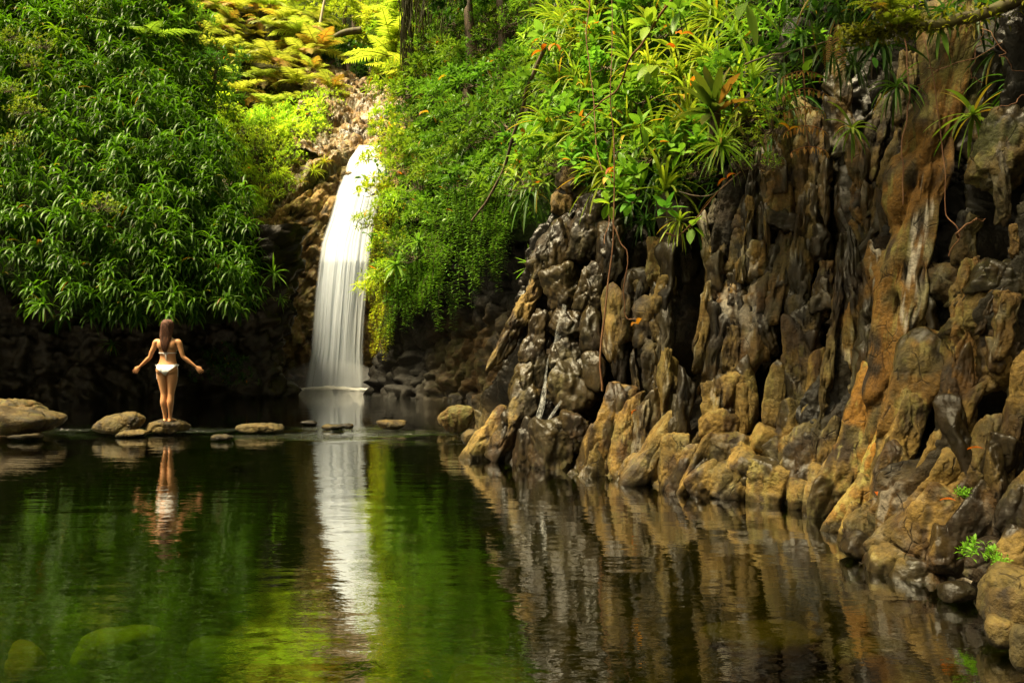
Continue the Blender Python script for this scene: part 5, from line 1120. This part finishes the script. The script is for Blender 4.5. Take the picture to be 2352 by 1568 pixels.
# mossy branch across the upper corner, with epiphytes
mo = empty('mossy_branch', at(2352, -40, 5.4), 'thick mossy branch with small ferns across the upper corner above the cliff', 'branch')
for nm, pts, ra in [('limb', [(2460, -70, 5.3), (2330, 5, 5.4), (2230, 40, 5.5), (2130, 58, 5.6), (2060, 40, 5.7), (2010, 5, 5.8), (1960, -60, 6.0)], (.045, .034)), ('side_limb', [(2090, 62, 5.55), (2040, 75, 5.6), (1985, 82, 5.65), (1945, 88, 5.7)], (.03, .014))]:
    P = curve_pts([at(*p) for p in pts], 50); P += .03 * np.stack([fbm(P * 3 + k, 3, k) for k in range(3)], 1)
    V, F = tube(P, np.linspace(*ra, 50) * (1 + .25 * fbm(P * 9, 3, 4)), 10)
    V = V + .02 * fbm(V * 25, 3, 9)[:, None]
    link(nm, MB().add(V - np.array(mo.location), F).mesh(nm, M_MOSSBARK), mo)
    mb = MB(); rr = np.random.default_rng(88); Q = P[rr.integers(0, 50, 700)] + rr.normal(0, .04, (700, 3)); 
    ribbons(mb, Q - np.array(mo.location), rr.normal(0, 1, (700, 3)) + np.array([0, -.3, 0]), .05 * rr.uniform(.6, 1.4, 700), .022, .8, 2, PROF_OVAL, mixcol((.12, .14, .01), (.34, .34, .04), rr.random(700)), .3)
    link('moss_foliage', mb.mesh('moss_foliage', M_FERN), mo)
for i, (px, py) in enumerate([(2085, 20), (2045, 30), (2010, 10), (2065, 60)]):
    copies('perched_fern', [fern_mesh('perched_fern', np.random.default_rng(90 + i), 6, .22, (10, 60), 0, ((.12, .18, .015), (.28, .34, .04)), 1.0, 11, .3, .09)], [at(px, py, 5.5)], 'little yellow green fern perched on the mossy branch', 'fern', 'little ferns on the mossy branch', scales=(.9, 1.1))
# withered hanging fronds
for i, (px, py, D, L, el) in enumerate([(1865, 60, 6.9, .34, -80), (1890, 100, 6.9, .3, -75), (1925, 45, 6.8, .4, -85), (1940, 100, 6.8, .3, -80), (1905, 75, 6.85, .3, -70)]):
    mb = MB(); frond(mb, (0, 0, 0), (.15 * math.cos(i), -.1, -1), L, np.random.default_rng(95 + i), 14, .16, .05, .2, ((.25, .14, .03), (.42, .22, .05)), 0)
    tag(link('withered_frond', mb.mesh('withered_frond', M_FERN), loc=at(px, py, D)), 'curled brown withered frond hanging from the bare twig', 'fern', 'withered fronds on the bare twig')
for i, (px, py, L, dx) in enumerate([(1845, 165, .30, 1), (1850, 205, .30, 1), (1850, 247, .3, 1), (1850, 290, .28, 1), (1860, 338, .26, 1)]):
    mb = MB(); r = np.random.default_rng(97 + i); P = np.stack([np.linspace(-.18, .14, 9), np.linspace(.02, -.05, 9), -.05 * np.linspace(-1, 1, 9) ** 2], 1) * L / .3
    V, F = tube(P, .004, 4); mb.add(V, F, (.25, .1, .03)); ribbons(mb, np.repeat(P, 2, 0), r.normal(0, .25, (18, 3)) + np.array([0, -.1, -1]), .075, .02, .3, 3, PROF_OVAL, mixcol((.30, .14, .03), (.42, .24, .06), r.random(18)), .4)
    tag(link('withered_frond', mb.mesh('withered_frond', M_FERN), loc=at(px, py, 6.95)), 'rung of a brown withered fern frond drooping against the dark rock', 'fern', 'rungs of the withered fern')
stem('fern_stalk', [(1845, 110, 7.0), (1848, 200, 7.0), (1852, 300, 7.0), (1862, 345, 7.0)], .006, .004, 'thin upright brown stem of the withered fern against the rock', 'stem', M_VINE)
# beard of hanging moss beside the lime ferns
def beard(i, n, L, spread):
    mb = MB(); r = np.random.default_rng(3000 + i)
    for k in range(n):
        x, y = r.normal(0, spread), r.normal(0, .12); t = np.linspace(0, 1, 9); l = L * r.uniform(.4, 1)
        V, F = tube(np.stack([x + .05 * np.sin(t * 6 + k), y + .05 * np.cos(t * 5 + k), -t * l], 1), .013, 3); mb.add(V, F, mixcol((.03, .03, .01), (.10, .10, .02), r.random()))
    return mb.mesh('hanging_moss', M_FERN)
for i, (px, py, D, n, L, sp) in enumerate([(935, -60, 24, 55, 3.4, .09), (965, -60, 23.5, 40, 2.1, .25), (1000, -60, 22.5, 40, 1.6, .3), (1060, -60, 21, 40, 1.8, .4)]):
    tag(link('hanging_moss', beard(i, n, L, sp), loc=at(px, py, D)), ['long dark beard of moss hanging against the lime ferns', 'shorter beard of moss hanging next to the long dark one', 'ragged moss strands hanging among the dark crowns', 'loose dark strands hanging under the shady tree crown'][i], 'moss')
# shady tree crown above the bank
tree_thing(at(1075, 20, 20.0), 2.5, 1.25, DEEP, .2, 'dark shady tree crown hanging over the leafy bank at the upper edge', 'tree', None, 951, 150)
tree_thing(at(1150, -10, 18.5), 2.5, 1.0, DEEP, .19, 'second shady tree crown behind the blue green leaves at the upper edge', 'tree', None, 952, 120)
# small plants on the rocks
for i, (px, py, s, lab) in enumerate([(2248, 1272, .09, 'small bright green fern clump on the wet rock in the lower corner'), (2298, 1287, .05, 'tiny bright green sprig beside the small fern clump on the wet rock'), (2212, 1130, .05, 'tiny yellow green sprout in a crack of the tan slabs')]):
    q = on_cliff(px, py); m = shrub_mesh('rock_sprig', np.random.default_rng(70 + i), (s, s, s * .7), 26, 5, s * .42, s * .2, ((.12, .3, .02), (.24, .5, .04)), PROF_OVAL, 0, segs=2, stems=False)[0]
    tag(link('rock_sprig', m, loc=at(px, py, q[1] - .22)), lab, 'plant')
mw = P_RIGHT  # yellowed weeds at the foot of the shaded wall
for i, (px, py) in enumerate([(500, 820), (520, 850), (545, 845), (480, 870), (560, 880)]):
    m = shrub_mesh('shade_weed', np.random.default_rng(170 + i), (.45, .3, .4), 30, 6, .12, .035, DEEP, PROF_OVAL, .02, segs=2, stems=False)[0]  # each one a low weed of the bank
    tag(link('shade_weed', m, loc=at(px, py, 20.0)), 'dark weed growing on the shaded bank behind the woman', 'plant', 'weeds on the shaded bank')

# unseen trees added above the frame to shade the near cliff and pool
SHADE_TREES = [((.95, 5.3, 7.0), (5.2, 6.6, 5.2), 1.25, 150, 'added shade tree leaning far over the pool from the cliff top above the mossy branch'), ((.0, 3.7, 7.0), (5.3, 4.4, 5.2), 1.25, 150, 'smaller added shade tree leaning over the pool above the tan slabs'),
        ((-.4, 6.6, 7.3), (5.6, 8.2, 5.4), 1.0, 110, 'slender added shade tree leaning out above the pale column beside the seep'), ((-1.6, 7.8, 7.6), (5.6, 9.2, 5.6), 1.1, 120, 'far reaching added shade tree leaning out above the black seep'), ((1.6, 6.6, 6.4), (5.4, 7.2, 5.2), .9, 110, 'short added shade tree leaning out just above the upper edge of the cliff')]
for i, (p, b0, rad, nn, lab) in enumerate(SHADE_TREES):
    o = empty('added_shade_tree', b0, lab, 'tree')
    d = np.array(p) - np.array(b0)
    V, F = tube(curve_pts([(0, 0, -.4), d * .4 + [0, 0, .25], d], 14), np.linspace(.13, .05, 14), 8); link('trunk', MB().add(V, F, (.1, .08, .04)).mesh('trunk', M_BARK), o)
    cm, _ = shrub_mesh('crown', np.random.default_rng(960 + i), (rad, rad, rad * .5), nn, 7, .2, .075, GREEN, PROF_OVAL, .01, segs=2, shell=.25, stems=False); link('crown', cm, o, loc=d)

for i, (px, py, lab) in enumerate([(1462, 940, 'red brown dead leaf lying between the two tan boulders at the cliff foot'), (2258, 1030, 'orange dead leaf caught on the tan slab near the edge of the cliff'), (2010, 1128, 'small rusty dead leaf stuck in a crack above the orange rock'), (2196, 1150, 'rusty dead leaf beside the tiny sprout in the tan slabs')]):
    q = on_cliff(px, py); mb = MB(); rr = np.random.default_rng(140 + i); ribbons(mb, np.zeros((1, 3)), rr.normal(0, 1, (1, 3)) + [[0, 0, .3]], .10, .04, .8, 5, PROF_OBOV, np.array([(.42, .10, .01)]), .5)
    tag(link('withered_leaf', mb.mesh('withered_leaf', M_FERN), loc=at(px, py, q[1] - .16)), lab, 'leaf')
# ------------------------------------------------------------------ the woman on the stone
def loft(rings, sides=28, closed=True):
    """rings: list of (centre, a axis, b axis); closed caps by shrinking end rings"""
    a = np.arange(sides) / sides * 2 * np.pi
    V = np.array([np.array(c)[None] + np.cos(a)[:, None] * np.array(u)[None] + np.sin(a)[:, None] * np.array(w)[None] for c, u, w in rings])
    F = grid_faces(len(rings), sides, True); V = V.reshape(-1, 3); n = len(V)
    V = np.vstack([V, [rings[0][0]], [rings[-1][0]]])
    k = np.arange(sides); z = (k + 1) % sides; L0 = (len(rings) - 1) * sides
    return V, [F, np.stack([z, k, np.full(sides, n)], 1), np.stack([L0 + k, L0 + z, np.full(sides, n + 1)], 1)]
def dense(keys, n):
    keys = np.array(keys, float); t = np.linspace(0, 1, len(keys)); 
    return curve_pts(keys, n) if keys.shape[1] == 3 else np.array(curve_ptsN(keys, n))
def curve_ptsN(P, n):
    P = np.asarray(P, float); Q = np.vstack([2 * P[0] - P[1], P, 2 * P[-1] - P[-2]])
    t = np.linspace(0, len(P) - 1 - 1e-6, n); i = t.astype(int); f = (t - i)[:, None]
    a, b, c, d = Q[i], Q[i + 1], Q[i + 2], Q[i + 3]
    return .5 * (2 * b + (c - a) * f + (2 * a - 5 * b + 4 * c - d) * f ** 2 + (3 * b - a - 3 * c + d) * f ** 3)
class Solid:
    def __init__(s): s.V = []; s.F = []; s.n = 0
    def add(s, VF):
        V, Fs = VF; Fs = Fs if isinstance(Fs, list) else [Fs]
        for F in Fs: s.F += [tuple(int(i) + s.n for i in f) for f in F]
        s.V.append(V); s.n += len(V)
    def limb(s, keys, n=26, sides=22):            # keys: x y z r
        K = curve_ptsN(keys, n); T = unit(np.gradient(K[:, :3], axis=0)); rings = []
        for p, t, r in zip(K[:, :3], T, K[:, 3]):
            u = unit(np.cross(t, [.05, 1, .05])); w = np.cross(t, u); rings.append((p, u * r, w * r))
        for e, k in ((rings[0], -1), (rings[-1], 1)):
            t = T[0] if k < 0 else T[-1]; r = K[0, 3] if k < 0 else K[-1, 3]
            cap = [(np.array(e[0]) + k * t * r * .55 * math.sin(q), np.array(e[1]) * math.cos(q), np.array(e[2]) * math.cos(q)) for q in (.5, 1.0, 1.35)]
            rings = (cap[::-1] + rings) if k < 0 else (rings + cap)
        s.add(loft(rings, sides))
    def ball(s, c, r):
        V, F = ico(3); s.add((V * np.array(r) + np.array(c), F))
    def done(s, name, voxel, smooth=4):
        me = bpy.data.meshes.new(name); me.from_pydata(np.concatenate(s.V).tolist(), [], s.F); me.update()
        o = bpy.data.objects.new(name + '_tmp', me); COL.objects.link(o)
        m = o.modifiers.new('r', 'REMESH'); m.mode = 'VOXEL'; m.voxel_size = voxel; m.use_smooth_shade = True
        m2 = o.modifiers.new('s', 'SMOOTH'); m2.factor = .5; m2.iterations = smooth
        dg = bpy.context.evaluated_depsgraph_get(); out = bpy.data.meshes.new_from_object(o.evaluated_get(dg)); out.name = name
        bpy.data.objects.remove(o); return out
B = Solid()
tor = [(.745, .07, .06, -.01), (.78, .145, .088, -.012), (.82, .168, .100, -.014), (.87, .163, .097, -.010), (.92, .150, .090, -.002), (.97, .134, .080, .006), (1.03, .121, .073, .010), (1.09, .124, .076, .010), (1.16, .136, .085, .006), (1.22, .147, .088, .0), (1.27, .152, .080, -.006), (1.31, .138, .064, -.008), (1.345, .088, .052, -.004), (1.37, .052, .048, .002)]
K = curve_ptsN(tor, 60)
B.add(loft([((0, y, z), (hw, 0, 0), (0, hd, 0)) for z, hw, hd, y in K], 40))
B.limb([(0, .0, 1.33, .056), (0, .006, 1.39, .048), (0, .016, 1.46, .05)], 10)
B.ball((0, .022, 1.525), (.073, .09, .108)); B.ball((0, .05, 1.47), (.056, .062, .062)); B.ball((0, .112, 1.505), (.012, .018, .02)); B.ball((0, .085, 1.44), (.025, .025, .018)); B.ball((0, .098, 1.475), (.022, .012, .010))
for sx in (-1, 1):
    B.ball((sx * .074, .02, 1.515), (.010, .02, .032)); B.ball((sx * .03, .1, 1.545), (.018, .010, .009))
    B.ball((sx * .078, -.052, .835), (.082, .066, .082)); B.ball((sx * .07, .075, 1.185), (.058, .045, .055)); B.ball((sx * .085, -.055, 1.235), (.06, .035, .075))
    B.limb([(sx * .085, -.005, .86, .080), (sx * .083, -.006, .78, .084), (sx * .076, 0, .69, .078), (sx * .068, .002, .60, .067), (sx * .060, .0, .52, .056), (sx * .055, -.003, .455, .049), (sx * .054, -.012, .39, .050), (sx * .053, -.018, .325, .052), (sx * .049, -.010, .24, .042), (sx * .043, -.002, .15, .031), (sx * .040, 0, .09, .028), (sx * .039, .0, .04, .032)], 44)
    B.limb([(sx * .039, -.035, .030, .028), (sx * .041, .03, .040, .034), (sx * .046, .09, .030, .034), (sx * .050, .135, .018, .026)], 14)
    for q in range(5): B.ball((sx * (.028 + q * .011), .165 - .006 * q * q * .5, .012), (.010 - .001 * q, .020, .011))
    EL = (.255, -.012, 1.045) if sx > 0 else (.272, -.012, 1.045)
    WR = (.432, .03, .893) if sx > 0 else (.452, .03, .893)
    B.limb([(sx * .135, -.006, 1.285, .048), (sx * .178, -.008, 1.272, .050), (sx * .205, -.012, 1.20, .041), (sx * (EL[0] - .025), -.014, 1.115, .036), (sx * EL[0], -.012, EL[2], .031), (sx * (EL[0] + .04), -.004, EL[2] - .035, .033), (sx * (EL[0] + .10), .01, EL[2] - .087, .028), (sx * WR[0], WR[1], WR[2], .0195)], 40)
    w = np.array([sx * WR[0], WR[1], WR[2]]); d = unit(np.array([sx * .70, .06, -.70])); out = unit(np.array([sx * .70, 0, .70])); out = unit(out - d * (out @ d)); nrm = np.cross(d, out)
    palm = w + d * .045
    rings = [(w + d * q * .09, out * (.019 + .021 * math.sin(min(q * 1.9, 1.57))), nrm * (.015 - .002 * q)) for q in np.linspace(0, 1, 8)]
    B.add(loft(rings, 18))
    fw = np.array([0, 1.0, 0])
    for q, (off_, ln) in enumerate([(.030, .066), (.010, .076), (-.011, .070), (-.031, .054)]):
        b0 = w + d * (.082 - .004 * abs(q - 1)) + out * off_; dd = unit(d + out * off_ * 5.0)
        p1 = b0 + dd * ln * .45; p2 = p1 + unit(dd + fw * .28) * ln * .32; p3 = p2 + unit(dd + fw * .65) * ln * .25
        B.limb([(*b0, .0088), (*p1, .0082), (*p2, .0076), (*p3, .0062)], 9, 10)
    t0 = w + d * .028 + out * .022; t1 = t0 + unit(out * .6 + d * .85 + fw * .25) * .034; t2 = t1 + unit(out * .3 + d * .95 + fw * .3) * .028
    B.limb([(*t0, .0125), (*t1, .0098), (*t2, .0075)], 8, 10)
SKIN = plain_mat('tanned_skin', (.50, .235, .10), .5, scale=14, sss=.08)
body = B.done('body', .0058, 5); body.materials.clear(); body.materials.append(SKIN)
FEET = at(385, 971, 12.62)
person = empty('person', FEET, 'woman in a white bikini seen from behind with arms spread standing on the domed stone', 'person')
link('body', body, person)
n = len(body.vertices); BV = np.empty(n * 3, np.float32); body.vertices.foreach_get('co', BV); BV = BV.reshape(-1, 3).astype(float)
NV = np.empty(n * 3, np.float32); body.vertices.foreach_get('normal', NV); NV = NV.reshape(-1, 3)
CLOTH = plain_mat('white_cloth', (.80, .80, .82), .8, scale=60)
def cloth(name, mask, thick=.005):
    """fabric that follows the skin: the masked skin faces lifted off it"""
    keep = []
    for p in body.polygons:
        vs_ = list(p.vertices)
        if mask[vs_].all(): keep.append(vs_)
    used = sorted({i for f in keep for i in f}); mp = {v: k for k, v in enumerate(used)}
    V = BV[used] + NV[used] * thick
    me = bpy.data.meshes.new(name); me.from_pydata(V.tolist(), [], [[mp[i] for i in f] for f in keep]); me.update()
    me.polygons.foreach_set('use_smooth', np.ones(len(me.polygons), bool)); me.materials.append(CLOTH)
    o = link(name, me, person); so = o.modifiers.new('thick', 'SOLIDIFY'); so.thickness = .003; so.offset = 1; return o
x, y, z = BV.T
wback = np.interp(z, [.755, .785, .81, .84, .87, .90, .925, .94], [.012, .034, .062, .098, .130, .152, .178, .19])
wfront = np.interp(z, [.755, .80, .85, .90, .935], [.018, .035, .075, .125, .18])
topz = .933 - .012 * np.cos(np.clip(x / .15, -1, 1) * 1.57)
bb = cloth('bikini_bottom', (z > .752) & (z < topz) & (np.abs(x) < np.where(y < .0, wback, wfront)))
bt = cloth('bikini_top', (y > .045) & (z > 1.115) & (z < 1.25) & (np.abs(np.abs(x) - .068) < np.interp(z, [1.115, 1.13, 1.25], [.058, .058, .006])))
def around(zc, ang0=0, ang1=2 * np.pi, k=64, lift=.004, slope=0.0):
    m = (np.abs(z - zc) < .012) & (np.abs(x) < .19); A = np.arctan2(x[m], -y[m]); Rr = np.hypot(x[m], y[m]); out = []
    for a in np.linspace(ang0, ang1, k):
        dA = np.abs((A - a + np.pi) % (2 * np.pi) - np.pi); w = dA < .12
        r = Rr[w].max() + lift if w.any() else .1
        out.append((math.sin(a) * r, -math.cos(a) * r, zc + slope * abs(math.sin(a))))
    return np.array(out)
def string(P, r, parent, name='string', n=0):
    P = curve_pts(P, n) if n else P
    V, F = tube(P, r, 6); link(name, MB().add(V, F).mesh(name, CLOTH), parent)
string(around(1.108), .0065, bt, 'back_strap')
kb = np.array([0.004, y[(np.abs(z - 1.108) < .01) & (np.abs(x) < .03)].min() - .006, 1.108])
for sx in (-1, 1):
    string([kb, kb + [sx * .020, -.004, .010], kb + [sx * .036, -.004, -.006], kb + [sx * .026, -.004, -.022], kb + [sx * .006, -.003, -.006]], .0036, bt, 'bow', 18)
    string([kb, kb + [sx * .007 + .004, -.006, -.06], kb + [sx * .005 + .003, .012, -.12], kb + [sx * .008, .004, -.165]], .0045, bt, 'tie', 14)
    string([(sx * .066, .10, 1.245), (sx * .058, .075, 1.30), (sx * .045, .035, 1.352), (sx * .02, -.04, 1.375), (0, -.05, 1.378)], .0036, bt, 'neck_tie', 18)
    xs_ = float(np.abs(x[(np.abs(z - .915) < .01) & (np.abs(x) < .2)]).max()); hk = np.array([sx * (xs_ + .004), -.004, .915])
    string([hk, hk + [sx * .012, -.01, .0], hk + [sx * .024, -.012, .006], hk + [sx * .018, -.012, -.016], hk], .004, bb, 'bow', 16)
    string([hk, hk + [sx * .010, -.01, -.06], hk + [sx * .012, -.008, -.13], hk + [sx * .010, -.006, -.20 + .02 * sx]], .0042, bb, 'tie', 14)
# long brown hair
M_HAIR = bark_mat('brown_hair', (.038, .012, .005), (.13, .042, .014), 60)
hr = [(a_, b_ * .93, c_, d_) for a_, b_, c_, d_ in [(1.640, .022, .028, .018), (1.630, .052, .064, .012), (1.605, .076, .088, .006), (1.57, .088, .100, .000), (1.53, .092, .098, -.008), (1.48, .094, .086, -.022), (1.43, .096, .070, -.038), (1.385, .094, .056, -.052), (1.34, .086, .046, -.064), (1.29, .074, .040, -.076), (1.235, .062, .034, -.084), (1.19, .050, .028, -.086), (1.155, .034, .018, -.084), (1.135, .014, .008, -.080)]]
K = curve_ptsN(hr, 60); a = np.arange(72) / 72 * 2 * np.pi; rings = []
HVs = []
for zz, hw, hd, yc in K:
    g = 1 + .07 * np.sin(a * 17 + 2.2 * math.sin(zz * 9)) + .05 * np.sin(a * 29 + zz * 14); front = np.clip(np.sin(a), 0, 1) * sstep(1.60, 1.56, zz)
    HVs.append(np.stack([np.cos(a) * hw * g - .004, yc + np.sin(a) * hd * g * (1 - front * .75), zz + 0 * a], 1))
hv = np.array(HVs).reshape(-1, 3)
hair = link('hair', mesh_np('hair', hv, grid_faces(60, 72, True), M_HAIR), person)
mb = MB(); rh = np.random.default_rng(31)
for k in range(150):
    aa = math.pi * 1.5 + rh.normal(0, .95); L = rh.uniform(.55, 1.12); P = []
    for t in np.linspace(.04, min(L, 1.0), 14):
        i = t * 59; q = [np.interp(i, np.arange(60), K[:, c]) for c in range(4)]; s = 1.05 + .05 * rh.random()
        P.append((math.cos(aa) * q[1] * s - .004, q[3] + math.sin(aa) * q[2] * s, q[0] - max(0, L - 1) * .2 * t))
    V, F = tube(curve_pts(P, 20), np.linspace(.0045, .0016, 20), 4); mb.add(V, F)
link('hair_strands', mb.mesh('hair_strands', M_HAIR), hair)
# ------------------------------------------------------------------ light
W = bpy.data.worlds.new('World'); S.world = W; W.use_nodes = True
nt = W.node_tree; bg = nt.nodes['Background']
sky = nt.nodes.new('ShaderNodeTexSky'); sky.sky_type = 'NISHITA'; sky.sun_disc = False
SUN_EL, SUN_AZ = R(64), R(248)          # azimuth measured clockwise from +y
sky.sun_elevation = SUN_EL; sky.sun_rotation = SUN_AZ; sky.air_density = 1.0; sky.dust_density = 6.0; sky.ozone_density = .4
hs = nt.nodes.new('ShaderNodeHueSaturation'); hs.inputs['Saturation'].default_value = .35
mxn = nt.nodes.new('ShaderNodeMix'); mxn.data_type = 'RGBA'; mxn.blend_type = 'MULTIPLY'; mxn.inputs[0].default_value = 1; mxn.inputs[7].default_value = (1, .87, .55, 1)
nt.links.new(sky.outputs[0], hs.inputs['Color']); nt.links.new(hs.outputs[0], mxn.inputs[6]); nt.links.new(mxn.outputs[2], bg.inputs['Color'])
bg.inputs['Strength'].default_value = .052
sun = bpy.data.objects.new('sun', bpy.data.lights.new('sun', 'SUN')); COL.objects.link(sun)
sun.data.energy = 4.6; sun.data.angle = R(18); sun.data.color = (1.0, .85, .53)
dv = Vector((math.sin(SUN_AZ) * math.cos(SUN_EL), math.cos(SUN_AZ) * math.cos(SUN_EL), math.sin(SUN_EL)))
sun.rotation_euler = dv.to_track_quat('Z', 'Y').to_euler()
vs = S.view_settings; vs.view_transform = 'Standard'; vs.look = 'None'; vs.exposure = 1.85; vs.gamma = 1.0; vs.use_curve_mapping = False
S.render.engine = 'CYCLES'; S.cycles.use_denoising = True; S.cycles.max_bounces = 8; S.cycles.transparent_max_bounces = 16; S.cycles.diffuse_bounces = 3; S.cycles.glossy_bounces = 4; S.cycles.adaptive_threshold = .03; S.cycles.caustics_reflective = False; S.cycles.caustics_refractive = False
